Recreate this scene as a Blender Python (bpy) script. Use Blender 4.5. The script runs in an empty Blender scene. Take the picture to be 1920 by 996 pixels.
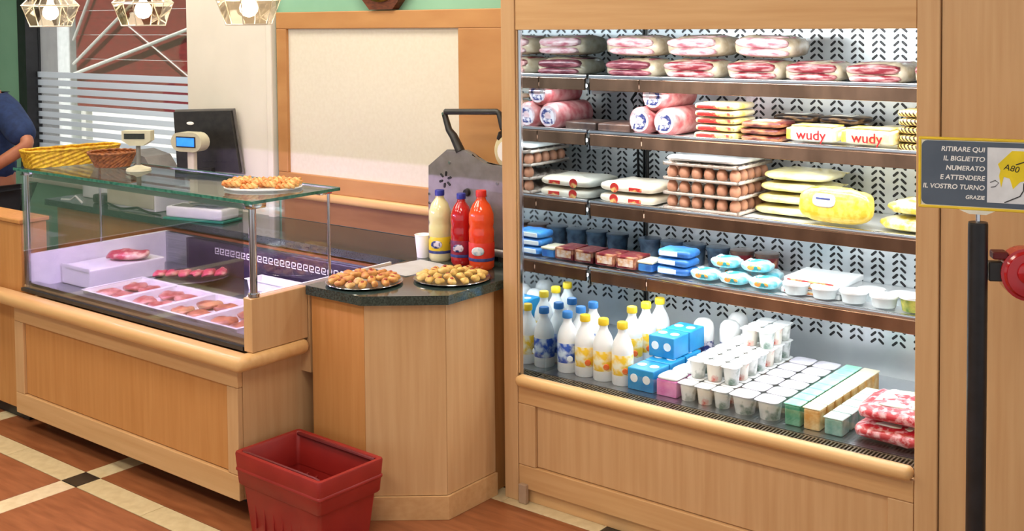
import bpy, bmesh, math, random
from mathutils import Matrix, Vector, noise
random.seed(7)
sc = bpy.context.scene
COL = sc.collection
R = math.radians

# ------------------------------------------------------------------ camera
def camera():
    yaw, pitch, roll = R(38.68), R(2.53), R(-.533)
    f = Vector((-math.sin(yaw), math.cos(yaw), 0)); r = Vector((math.cos(yaw), math.sin(yaw), 0)); u = Vector((0, 0, 1))
    f2 = f*math.cos(pitch)-u*math.sin(pitch); u2 = u*math.cos(pitch)+f*math.sin(pitch)
    r3 = r*math.cos(roll)+u2*math.sin(roll); u3 = -r*math.sin(roll)+u2*math.cos(roll)
    cd = bpy.data.cameras.new('camera'); co = bpy.data.objects.new('camera', cd); COL.objects.link(co)
    m = Matrix((r3, u3, -f2)).transposed().to_4x4(); m.translation = (0, 0, 1.85)
    co.matrix_world = m
    cd.sensor_width = 36; cd.sensor_fit = 'HORIZONTAL'; cd.lens = 2142/1920*36; cd.shift_y = -(498-135)/1920
    cd.clip_start = .05; cd.clip_end = 100
    sc.camera = co
camera()

# ------------------------------------------------------------------ light and exposure
sc.view_settings.view_transform = 'Standard'; sc.view_settings.look = 'None'
sc.view_settings.gamma = 1; sc.view_settings.exposure = 0.0; sc.view_settings.use_curve_mapping = False
w = bpy.data.worlds.new('daylight'); sc.world = w; w.use_nodes = True
bg = w.node_tree.nodes['Background']; bg.inputs[0].default_value = (.93, .97, 1, 1); bg.inputs[1].default_value = .85
def area(name, loc, rot, sx, sy, power, col=(1, 1, 1), spread=180):
    l = bpy.data.lights.new(name, 'AREA'); l.shape = 'RECTANGLE'; l.size = sx; l.size_y = sy; l.energy = power; l.color = col
    l.spread = R(spread)
    o = bpy.data.objects.new(name, l); COL.objects.link(o); o.location = loc; o.rotation_euler = rot
    return o
CEIL_LIGHTS = [(x, y) for x in (-5.6, -3.6, -1.6) for y in (.2, 1.7)]+[(-5.3, 3.2), (-3.5, 3.2)]  # last pair added over the worktop to brighten its level surfaces
for x, y in CEIL_LIGHTS:
    area('ceiling_panel_light', (x, y, 2.955), (0, 0, 0), 1.15, .55, 20, (1, .925, .80))
# fridge lamps (one below the canopy, one below every shelf front), lilac meat lamps in the deli case
SH = [1.617, 1.390, 1.100, .825]
area('fridge_lamp_light', (-1.93, 3.50, 1.80), (R(38), 0, 0), 1.44, .05, 12, (.93, .98, 1))
for z in SH:
    area('fridge_lamp_light', (-1.93, 3.895, z-.062), (R(6), 0, 0), 1.44, .03, 3.6, (.93, .98, 1))
area('deli_lamp_light', (-4.18, 2.70, 1.162), (R(24), 0, 0), 1.55, .02, 15, (.72, .50, 1))
sun = bpy.data.lights.new('sun', 'SUN'); sun.energy = 8; sun.angle = R(4); sun.color = (1, .96, .9)
so = bpy.data.objects.new('sun', sun); COL.objects.link(so); so.rotation_euler = (R(32), 0, R(4))

# ------------------------------------------------------------------ materials
def lin(c):
    return tuple((v/12.92 if v <= .04045 else ((v+.055)/1.055)**2.4) for v in (x/255 for x in c))+(1,)
MATS = {}
def mat(name, rgb, rough=.5, metal=0., rgb2=None, scale=20., stretch=(1, 1, 1), lo=.35, hi=.65, bump=0., spec=.5, trans=0., emit=0., coat=0., coords='Object', detail=4, sub=0):
    if name in MATS: return MATS[name]
    m = bpy.data.materials.new(name); m.use_nodes = True; nt = m.node_tree; b = nt.nodes['Principled BSDF']
    b.inputs['Base Color'].default_value = lin(rgb); b.inputs['Roughness'].default_value = rough; b.inputs['Metallic'].default_value = metal
    b.inputs['Specular IOR Level'].default_value = spec
    b.inputs['Coat Weight'].default_value = coat
    b.inputs['Transmission Weight'].default_value = trans
    b.inputs['Subsurface Weight'].default_value = sub
    if sub: b.inputs['Subsurface Radius'].default_value = (.01, .006, .004)
    if emit:
        b.inputs['Emission Color'].default_value = lin(rgb); b.inputs['Emission Strength'].default_value = emit
    rgb2 = rgb2 or tuple(max(0, v*.93) for v in rgb)
    tc = nt.nodes.new('ShaderNodeTexCoord'); mp = nt.nodes.new('ShaderNodeMapping'); mp.inputs['Scale'].default_value = stretch
    nz = nt.nodes.new('ShaderNodeTexNoise'); nz.inputs['Scale'].default_value = scale; nz.inputs['Detail'].default_value = detail
    rp = nt.nodes.new('ShaderNodeValToRGB')
    rp.color_ramp.elements[0].position = lo; rp.color_ramp.elements[1].position = hi
    rp.color_ramp.elements[0].color = lin(rgb); rp.color_ramp.elements[1].color = lin(rgb2)
    L = nt.links.new
    L(tc.outputs[coords], mp.inputs[0]); L(mp.outputs[0], nz.inputs['Vector']); L(nz.outputs['Fac'], rp.inputs[0]); L(rp.outputs[0], b.inputs['Base Color'])
    if bump:
        bp = nt.nodes.new('ShaderNodeBump'); bp.inputs['Strength'].default_value = bump; bp.inputs['Distance'].default_value = .004
        L(nz.outputs['Fac'], bp.inputs['Height']); L(bp.outputs[0], b.inputs['Normal'])
    MATS[name] = m
    return m
def glassy(name, tint=(255, 255, 255), refl=.10, edge=.55, rough=.02):
    """thin clear pane: mostly transparent, mirror-like towards grazing angles"""
    m = bpy.data.materials.new(name); m.use_nodes = True; nt = m.node_tree; nt.nodes.clear(); L = nt.links.new
    out = nt.nodes.new('ShaderNodeOutputMaterial'); t = nt.nodes.new('ShaderNodeBsdfTransparent'); t.inputs[0].default_value = lin(tint)
    g = nt.nodes.new('ShaderNodeBsdfGlossy'); g.inputs['Roughness'].default_value = rough
    mx = nt.nodes.new('ShaderNodeMixShader'); lw = nt.nodes.new('ShaderNodeLayerWeight'); lw.inputs[0].default_value = .25
    mr = nt.nodes.new('ShaderNodeMapRange'); mr.inputs[3].default_value = refl*.5; mr.inputs[4].default_value = edge
    L(lw.outputs['Fresnel'], mr.inputs[0]); L(mr.outputs[0], mx.inputs[0]); L(t.outputs[0], mx.inputs[1]); L(g.outputs[0], mx.inputs[2]); L(mx.outputs[0], out.inputs[0])
    return m
def frosted(name, rgb, clear=.25):
    m = bpy.data.materials.new(name); m.use_nodes = True; nt = m.node_tree; nt.nodes.clear(); L = nt.links.new
    out = nt.nodes.new('ShaderNodeOutputMaterial'); t = nt.nodes.new('ShaderNodeBsdfTransparent')
    d = nt.nodes.new('ShaderNodeBsdfTranslucent'); d.inputs[0].default_value = lin(rgb)
    d2 = nt.nodes.new('ShaderNodeBsdfDiffuse'); d2.inputs[0].default_value = lin(rgb)
    nz = nt.nodes.new('ShaderNodeTexNoise'); nz.inputs['Scale'].default_value = 60
    m1 = nt.nodes.new('ShaderNodeMixShader'); m1.inputs[0].default_value = .4; m2 = nt.nodes.new('ShaderNodeMixShader')
    mr = nt.nodes.new('ShaderNodeMapRange'); mr.inputs[3].default_value = clear-.04; mr.inputs[4].default_value = clear+.04
    L(nz.outputs['Fac'], mr.inputs[0]); L(mr.outputs[0], m2.inputs[0])
    L(d.outputs[0], m1.inputs[1]); L(d2.outputs[0], m1.inputs[2]); L(m1.outputs[0], m2.inputs[1]); L(t.outputs[0], m2.inputs[2]); L(m2.outputs[0], out.inputs[0])
    return m
def woodmat(name, a, b, stretch, rough=.42, scale=1.0):
    return mat(name, a, rough, 0, b, scale, stretch, .3, .7, bump=.03, spec=.35, detail=7)
W_V = woodmat('beech_vertical_grain', (208, 168, 122), (197, 154, 107), (45, 45, 2.2))
W_X = woodmat('beech_horizontal_grain', (212, 170, 120), (200, 155, 104), (2.2, 45, 45))
W_LEDGE = woodmat('beech_polished_edge', (222, 180, 124), (206, 160, 104), (2.2, 30, 30), .3)
W_FRAME = woodmat('beech_wall_frame', (190, 140, 88), (172, 120, 72), (3, 45, 8))
W_BACK = woodmat('shaded_beech_backsplash', (158, 112, 76), (140, 96, 64), (3, 40, 20))  # same beech, with the shadow on it darkened into the colour
W_CAB = woodmat('orange_beech_cabinet_and_shaded_front', (202, 145, 86), (190, 131, 72), (40, 40, 2.5))  # orange tone for cabinets; on case and counter fronts it is painted shade
W_CLOCK = mat('clock_walnut', (112, 58, 32), .4, 0, (78, 38, 22), 12, (3, 3, 10))
GREEN = mat('green_wall_paint', (138, 186, 158), .7, 0, (128, 176, 148), 3)
OFFW = mat('off_white_plaster', (222, 215, 202), .8, 0, (217, 210, 197), 5)
BOARD = mat('cream_board', (220, 212, 194), .6, 0, (216, 207, 188), 60)
BLACK = mat('black_paint', (20, 20, 22), .35, 0, (32, 32, 36), 20)
BLACKP = mat('black_plastic', (26, 25, 25), .4, 0, (40, 38, 36), 30)
CHROME = mat('chrome', (216, 218, 222), .12, 1, (196, 198, 204), 8)
STEEL = mat('brushed_steel', (190, 194, 198), .28, 1, (168, 172, 178), 6, (1, 1, 30))
BACKST = mat('perforated_steel_back', (222, 228, 230), .32, .55, (204, 210, 214), 5, (1, 1, 1))
MIRROR = mat('mirror', (196, 204, 208), .03, 1, (190, 198, 203), 4)
FASCIA = mat('shelf_rail_bronze', (150, 118, 96), .16, .85, (118, 92, 74), 4, (3, 1, 1))
SHELFM = mat('white_shelf_metal', (226, 228, 228), .4, .2, (214, 216, 218), 10)
GRANITE = mat('dark_green_granite', (34, 46, 42), .12, 0, (58, 72, 66), 160, lo=.4, hi=.62, spec=.6)
GLASS = glassy('clear_pane')
GLASSTOP = glassy('clear_top_pane', (236, 246, 240), .12, .75)
GLASSEDGE = mat('green_glass_edge', (40, 92, 80), .15, 0, (70, 130, 112), 40)
SHADEG = glassy('lamp_shade_glass', (232, 222, 206), .22, .7)
FROST = frosted('frosted_film', (226, 234, 242), .15)
WHITEP = mat('white_plastic', (238, 238, 236), .4, 0, (228, 228, 228), 20)
PAPER = mat('white_paper', (250, 249, 246), .8, 0, (244, 242, 238), 16)
LAMPON = mat('lit_tube', (255, 255, 255), .5, 0, (250, 252, 255), 3, emit=6)
LILAC = mat('lit_lilac_tube', (225, 205, 255), .5, 0, (222, 200, 252), 3, emit=4)
BULB = mat('lit_bulb', (255, 244, 224), .5, 0, (255, 240, 215), 3, emit=9)
CEILP = mat('lit_ceiling_panel', (255, 246, 228), .5, 0, (255, 244, 224), 3, emit=2.0)
RED = mat('red_plastic', (150, 34, 28), .45, 0, (138, 27, 23), 8)
DKRED = mat('dark_red_plastic', (104, 16, 18), .5, 0, (90, 12, 14), 8)
FLOORB = woodmat('brown_wood_tile', (156, 96, 60), (128, 74, 44), (5, 34, 5), .32)
CREAMT = mat('cream_tile', (218, 200, 160), .4, 0, (204, 184, 142), 22)
BLACKT = mat('black_tile', (24, 24, 24), .25, 0, (44, 42, 40), 40)
GROUT = mat('dark_grout', (84, 56, 40), .8)
ALU = mat('cast_aluminium', (150, 146, 142), .45, .7, (134, 130, 126), 18)
CREAMP = mat('beige_plastic', (196, 190, 166), .5, 0, (182, 176, 152), 16)
GREYP = mat('grey_plastic', (120, 116, 110), .5, 0, (104, 100, 96), 16)
BLUELCD = mat('blue_display', (40, 120, 250), .3, 0, (60, 140, 255), 30, emit=1.1)

# ------------------------------------------------------------------ geometry helpers
class G:
    def __init__(s): s.bm = bmesh.new()
    def _mi(s, faces, mi):
        for f in faces: f.material_index = mi
    def box(s, x0, x1, y0, y1, z0, z1, bev=0, seg=2, mi=0):
        n0 = len(s.bm.faces)
        r = bmesh.ops.create_cube(s.bm, size=1, matrix=Matrix.Translation(((x0+x1)/2, (y0+y1)/2, (z0+z1)/2)) @ Matrix.Diagonal((abs(x1-x0), abs(y1-y0), abs(z1-z0), 1)))
        if bev:
            es = list({e for v in r['verts'] for e in v.link_edges})
            bmesh.ops.bevel(s.bm, geom=es, offset=bev, segments=seg, affect='EDGES', profile=.5)
        s.bm.faces.ensure_lookup_table()
        if mi: s._mi(s.bm.faces[n0 if not bev else 0:], mi)
        return s
    def lathe(s, prof, n=20, c=(0, 0, 0), axis='z', mi=0, a0=0):
        M = Matrix.Translation(c)
        if axis == 'y': M = M @ Matrix.Rotation(R(90), 4, 'X')
        if axis == 'x': M = M @ Matrix.Rotation(R(90), 4, 'Y')
        rings = []
        for (r, z) in prof:
            if r <= 1e-6: rings.append([s.bm.verts.new(M @ Vector((0, 0, z)))])
            else: rings.append([s.bm.verts.new(M @ Vector((r*math.cos(a0+2*math.pi*k/n), r*math.sin(a0+2*math.pi*k/n), z))) for k in range(n)])
        for A, B in zip(rings, rings[1:]):
            for k in range(n):
                k2 = (k+1) % n
                vs = [A[k % len(A)], A[k2 % len(A)], B[k2 % len(B)], B[k % len(B)]]
                u = []
                for v in vs:
                    if v not in u: u.append(v)
                if len(u) >= 3:
                    f = s.bm.faces.new(u); f.material_index = mi
        return s
    def cyl(s, r, z0, z1, n=20, c=(0, 0, 0), axis='z', mi=0):
        return s.lathe([(0, z0), (r, z0), (r, z1), (0, z1)], n, c, axis, mi)
    def prism(s, poly, z0, z1, mi=0):
        a = [s.bm.verts.new((x, y, z0)) for x, y in poly]; b = [s.bm.verts.new((x, y, z1)) for x, y in poly]
        n = len(poly); fs = [s.bm.faces.new(list(reversed(a))), s.bm.faces.new(b)]
        for k in range(n): fs.append(s.bm.faces.new((a[k], a[(k+1) % n], b[(k+1) % n], b[k])))
        s._mi(fs, mi); return s
    def prism_y(s, poly, y0, y1, mi=0):   # outline in x,z; depth along y
        a = [s.bm.verts.new((x, y0, z)) for x, z in poly]; b = [s.bm.verts.new((x, y1, z)) for x, z in poly]
        n = len(poly); fs = [s.bm.faces.new(a), s.bm.faces.new(list(reversed(b)))]
        for k in range(n): fs.append(s.bm.faces.new((a[(k+1) % n], a[k], b[k], b[(k+1) % n])))
        s._mi(fs, mi); return s
    def tube(s, pts, r, n=8, closed=False, mi=0):
        pts = [Vector(p) for p in pts]; rs = r if isinstance(r, (list, tuple)) else [r]*len(pts)
        rings = []; N = len(pts)
        up = Vector((0, 0, 1))
        for i, p in enumerate(pts):
            d = (pts[(i+1) % N]-pts[i-1]) if closed else (pts[min(i+1, N-1)]-pts[max(i-1, 0)])
            d.normalize(); a = d.cross(up)
            if a.length < 1e-3: a = d.cross(Vector((1, 0, 0)))
            a.normalize(); b = a.cross(d)
            rings.append([s.bm.verts.new(p+(a*math.cos(2*math.pi*k/n)+b*math.sin(2*math.pi*k/n))*rs[i]) for k in range(n)])
        m = N if closed else N-1
        for i in range(m):
            A, B = rings[i], rings[(i+1) % N]
            for k in range(n):
                f = s.bm.faces.new((A[k], A[(k+1) % n], B[(k+1) % n], B[k])); f.material_index = mi
        if not closed:
            s.bm.faces.new(list(reversed(rings[0]))); s.bm.faces.new(rings[-1])
        return s
    def pillow(s, sx, sy, sz, c=(0, 0, 0), px=5, pz=2.2, n=20, m=8, wob=0, seed=0):
        """super-ellipsoid bag/pack"""
        def sp(v, p): return math.copysign(abs(v)**(2/p), v)
        rings = []
        for j in range(m+1):
            ph = -math.pi/2+math.pi*j/m
            rr = []
            for k in range(n):
                th = 2*math.pi*k/n
                x = sx/2*sp(math.cos(ph), pz)*sp(math.cos(th), px); y = sy/2*sp(math.cos(ph), pz)*sp(math.sin(th), px); z = sz/2*sp(math.sin(ph), pz)
                if wob:
                    nn = noise.noise(Vector((x*38+seed*7.3, y*38, z*38+seed)))*wob
                    z += nn*(1 if z > -sz*.3 else 0); x += nn*.5; y += nn*.5
                rr.append((x+c[0], y+c[1], z+c[2]))
                if j in (0, m): break
            rings.append([s.bm.verts.new(p) for p in rr])
        for A, B in zip(rings, rings[1:]):
            for k in range(n):
                k2 = (k+1) % n; u = []
                for v in (A[k % len(A)], A[k2 % len(A)], B[k2 % len(B)], B[k % len(B)]):
                    if v not in u: u.append(v)
                if len(u) > 2: s.bm.faces.new(u)
        return s
    def poly(s, pts, mi=0):
        f = s.bm.faces.new([s.bm.verts.new(p) for p in pts]); f.material_index = mi; return s
    def mesh(s, name, mats, smooth=False, off=None):
        if off is not None: bmesh.ops.translate(s.bm, verts=s.bm.verts, vec=-Vector(off))
        bmesh.ops.recalc_face_normals(s.bm, faces=s.bm.faces)
        me = bpy.data.meshes.new(name); s.bm.to_mesh(me); s.bm.free()
        for m in (mats if isinstance(mats, (list, tuple)) else [mats]): me.materials.append(m)
        if smooth:
            me.polygons.foreach_set('use_smooth', [True]*len(me.polygons))
            if smooth != 2:
                me.set_sharp_from_angle(angle=R(38))
        return me
def link(name, me, parent=None, loc=None, rot=None):
    o = bpy.data.objects.new(name, me); COL.objects.link(o)
    if parent is not None: o.parent = parent
    if loc is not None: o.location = loc
    if rot is not None: o.rotation_euler = rot
    return o
def tag(o, label, cat, group=None, kind=None):
    o['label'] = label; o['category'] = cat
    if group: o['group'] = group
    if kind: o['kind'] = kind
    return o
def thing(name, label, cat, loc=(0, 0, 0), rotz=0, group=None):
    o = link(name, None, None, loc, (0, 0, rotz)); o.empty_display_size = .05
    return tag(o, label, cat, group)
def part(name, g, mats, parent, smooth=False, world=True):
    """g is drawn in world coordinates when the parent is an unrotated thing"""
    off = None
    if world:
        off = Vector((0, 0, 0)); p = parent
        while p: off += p.location; p = p.parent
    return link(name, g.mesh(name, mats, smooth, off), parent)
def struct(name, g, mats, parent=None, smooth=False):
    o = link(name, g.mesh(name, mats, smooth), parent)
    if parent is None: o['kind'] = 'structure'
    return o
def place(name, spec, loc, label, cat, group=None, rot=(0, 0, 0)):
    """spec: list of (part_name, mesh, [sub specs]) shared between copies; a single entry without subs is one mesh"""
    if len(spec) == 1 and not spec[0][2]:
        return tag(link(name, spec[0][1], None, loc, rot), label, cat, group)
    r = link(name, None, None, loc, rot); r.empty_display_size = .03; tag(r, label, cat, group)
    for pn, me, subs in spec:
        p = link(pn, me, r)
        for sn, sm, _ in subs: link(sn, sm, p)
    return r
def text(name, body, size, m, parent, loc, rot, align='CENTER', extrude=.0004, shear=0, bold=0):
    cu = bpy.data.curves.new(name, 'FONT'); cu.body = body; cu.size = size; cu.align_x = align; cu.align_y = 'CENTER'; cu.extrude = extrude; cu.shear = shear; cu.offset = bold
    t = bpy.data.objects.new(name, cu); COL.objects.link(t)
    dg = bpy.context.evaluated_depsgraph_get(); me = bpy.data.meshes.new_from_object(t.evaluated_get(dg))
    bpy.data.objects.remove(t); me.materials.clear(); me.materials.append(m)
    return link(name, me, parent, loc, rot)

# ================================================================== the setting
YW = 3.87          # back wall
def build_shell():
    # floor: brown fields with cream strips and black corner insets, each tile a piece
    fl = struct('floor', G().box(-9, 3, -4, 6, -.06, -.004), GROUT)
    xs = [-7.25, -6.25, -5.25, -4.25, -3.25, -2.25, -1.25, -.25, .75, 1.75]; ys = [-.53, .47, 1.47, 2.47, 3.40]
    hw = .055; j = .003
    me = {}
    def tile(name, x0, x1, y0, y1, m, z=0.0):
        key = (name, round(x1-x0, 3), round(y1-y0, 3))
        if key not in me:
            me[key] = G().box(-(x1-x0)/2+j/2, (x1-x0)/2-j/2, -(y1-y0)/2+j/2, (y1-y0)/2-j/2, -.008, 0, .001, 1).mesh(name, m)
        link(name, me[key], fl, ((x0+x1)/2, (y0+y1)/2, z))
    for i, x in enumerate(xs):
        for k, y in enumerate(ys):
            tile('black_inset_tile', x-hw, x+hw, y-hw, y+hw, BLACKT)
            if i+1 < len(xs):
                mid = (x+xs[i+1])/2
                tile('cream_tile', x+hw, mid, y-hw, y+hw, CREAMT); tile('cream_tile', mid, xs[i+1]-hw, y-hw, y+hw, CREAMT)
            if k+1 < len(ys):
                mid = (y+ys[k+1])/2
                tile('cream_tile', x-hw, x+hw, y+hw, mid, CREAMT); tile('cream_tile', x-hw, x+hw, mid, ys[k+1]-hw, CREAMT)
                if i+1 < len(xs):
                    tile('brown_tile', x+hw, xs[i+1]-hw, y+hw, ys[k+1]-hw, FLOORB)
    ce = struct('ceiling', G().box(-9, 3, -4, 4.0, 3.0, 3.1), OFFW)
    for x, y in CEIL_LIGHTS:
        r = thing('ceiling_light', 'flat ceiling light panel above the %s, %s' % ({.2: 'open shop floor', 1.7: 'aisle before the counters', 3.2: 'granite worktop as added fill'}[y], 'window end' if x < -5 else 'middle' if x < -3 else 'fridge end'), 'ceiling light', (x, y, 2.96), 0, 'ceiling light panels')
        part('frame', G().box(x-.62, x+.62, y-.32, y+.32, 2.975, 3.0), WHITEP, r)
        part('diffuser', G().box(x-.58, x+.58, y-.28, y+.28, 2.965, 2.975), CEILP, r)
    struct('wall_left', G().box(-9.1, -9, -4, 4.0, 0, 3.0), GREEN)
    # back wall left of the fridge: green, with the window opening and a plastered pier
    wx0, wx1, wz0, wz1 = -7.22, -5.40, .86, 2.5
    g = G(); g.box(-9, wx0, YW, YW+.22, 0, 3.0); g.box(wx0, wx1, YW, YW+.22, 0, wz0); g.box(wx0, wx1, YW, YW+.22, wz1, 3.0)
    g.box(wx1, -2.80, YW, YW+.22, 0, 3.0)
    struct('wall_back', g, GREEN)
    struct('trim_1', G().box(wx1, -4.70, YW-.025, YW-.002, 0, 2.98).box(-4.70, -4.655, YW-.045, YW-.002, 0, 2.98, .008), OFFW)
    # window: black reveal and frame, clear pane, frosted film strips
    w1 = struct('window_1', G().box(wx0-.02, wx0+.08, YW-.03, YW+.03, wz0, wz1).box(wx0+.001, wx0+.03, YW+.031, YW+.10, wz0, wz1).box(wx0, wx1, YW+.0, YW+.05, wz1-.05, wz1), BLACK)
    struct('window_sill', G().box(wx0, wx1, YW-.03, YW+.2, wz0-.03, wz0, .005), OFFW, w1)
    struct('outer_reveal', G().box(wx0+.001, wx0+.03, YW+.101, YW+.22, wz0, wz1), WHITEP, w1)
    struct('pane', G().box(wx0+.03, wx1, YW+.08, YW+.086, wz0, wz1), GLASS, w1)
    z = 1.548
    for k in range(13):
        h = .037 if k < 3 else .030+.004*(k % 2)
        struct('frosted_strip', G().box(wx0+.03, wx1, YW+.074, YW+.0795, z-h, z), FROST, w1)
        z -= .0525
    # wood wall to the right of the fridge and above it
    g = G().box(-1.107, 2.5, 3.40, 3.5, 0, 3.0)
    struct('wall_right', g, W_V)
    struct('trim_2', G().box(-.815, -.79, 3.385, 3.40, 0, 3.0, .004), W_V)
    return w1
build_shell()

# ------------------------------------------------------------------ outside the window
def outside():
    Y = 6.0
    r = thing('red_screen', 'dark red slatted screen with crossing white poles outside the window', 'screen', (-9.2, Y, -.07))
    pm = mat('weathered_red_board', (140, 40, 36), .8, 0, (116, 32, 28), 8, (1, 1, 6))
    bz = [1.07, 1.30, 1.53, 1.76, 1.99, 2.22, 2.45, 2.68]
    for a, b in zip(bz, bz[1:]):
        part('board', G().box(-10.21, -7.6, Y, Y+.03, a+.002, b-.002, .003, 1), pm, r)
    pw = mat('white_pole_paint', (240, 238, 232), .5)
    part('post', G().box(-10.20, -10.12, Y+.031, Y+.10, -.07, 2.7), pw, r); part('post', G().box(-7.7, -7.62, Y+.031, Y+.10, -.07, 2.7), pw, r)
    def P(px, pz): return (px, Y-.04, pz)
    for a, b, t in (((-10.20, 1.38), (-7.7, 1.96), .017), ((-10.19, 1.48), (-8.5, 2.42), .015), ((-10.18, 1.71), (-9.6, 2.5), .014), ((-9.25, 1.84), (-8.0, 1.22), .006)):
        part('pole', G().tube([P(*a), P(*b)], t, 8), pw, r, True)
    o = link('white_outdoor_wall', G().box(-20, -5.5, 9.2, 9.4, -.2, 6).mesh('white_outdoor_wall', mat('white_render', (240, 240, 238), .9)))
    tag(o, 'bright white building wall seen through the window', 'building')
    o = link('pavement', G().box(-22, -3, 4.15, 9.2, -.3, -.07).mesh('pavement', mat('pale_pavement', (216, 214, 208), .9, 0, (200, 198, 192), 9))); o['kind'] = 'structure'
    o = link('white_post', G().box(-11.9, -10.25, 5.95, 6.15, -.07, 3.2, .01).mesh('white_post', mat('white_post_paint', (240, 242, 244), .7)))
    tag(o, 'wide white post beside the red screen outside the window', 'post')
outside()

# ------------------------------------------------------------------ board on the wall, clock
def wall_board():
    r = thing('notice_board', 'large blank cream board in a wide beech frame on the wall', 'board', (-3.9, YW-.02, .94))
    y1 = YW-.004
    part('board_panel', G().box(-4.55, -3.38, y1-.012, y1, 1.087, 1.823), BOARD, r)
    part('frame_rail', G().box(-4.625, -2.81, y1-.03, y1, 1.823, 1.908, .004), W_FRAME, r)
    part('frame_rail', G().box(-4.625, -2.81, y1-.03, y1, 1.003, 1.087, .004), W_FRAME, r)
    part('frame_stile', G().box(-4.625, -4.55, y1-.03, y1, 1.087, 1.823, .004), W_FRAME, r)
    part('frame_stile', G().box(-3.38, -2.81, y1-.03, y1, 1.087, 1.823, .004), W_FRAME, r)
    part('moulding', G().box(-4.625, -2.81, y1-.05, y1, .958, 1.003, .018, 4), W_LEDGE, r, 1)
    o = link('backsplash', G().box(-4.625, -2.81, y1-.014, y1, .848, .957).mesh('backsplash', W_BACK)); tag(o, 'low beech backsplash with shade in its colour between worktop and framed board', 'backsplash')
    c = thing('wall_clock', 'dark wooden eight-sided clock with pale dial above the board', 'clock', (-3.853, YW-.002, 1.912))
    ap = .185; cz = 1.912+ap; rr = ap/math.cos(math.pi/8)
    pts = [(-3.853+rr*math.cos(math.pi/8+k*math.pi/4), cz+rr*math.sin(math.pi/8+k*math.pi/4)) for k in range(8)]
    part('case', G().prism_y(pts, YW-.045, YW-.001), W_CLOCK, c)
    part('rim', G().lathe([(.150, 0), (.150, .008), (.135, .012), (.128, .004), (.128, 0)], 32, (-3.853, YW-.045, cz), 'y'), mat('brass', (190, 150, 80), .25, 1), c, 1)
    d = part('dial', G().cyl(.128, .0, .003, 32, (-3.853, YW-.045, cz), 'y'), PAPER, c)
    part('hand', G().box(-3.857, -3.849, YW-.052, YW-.050, cz, cz+.09), BLACK, d); part('hand', G().box(-3.853, -3.795, YW-.052, YW-.050, cz-.004, cz+.004), BLACK, d)
wall_board()

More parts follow.
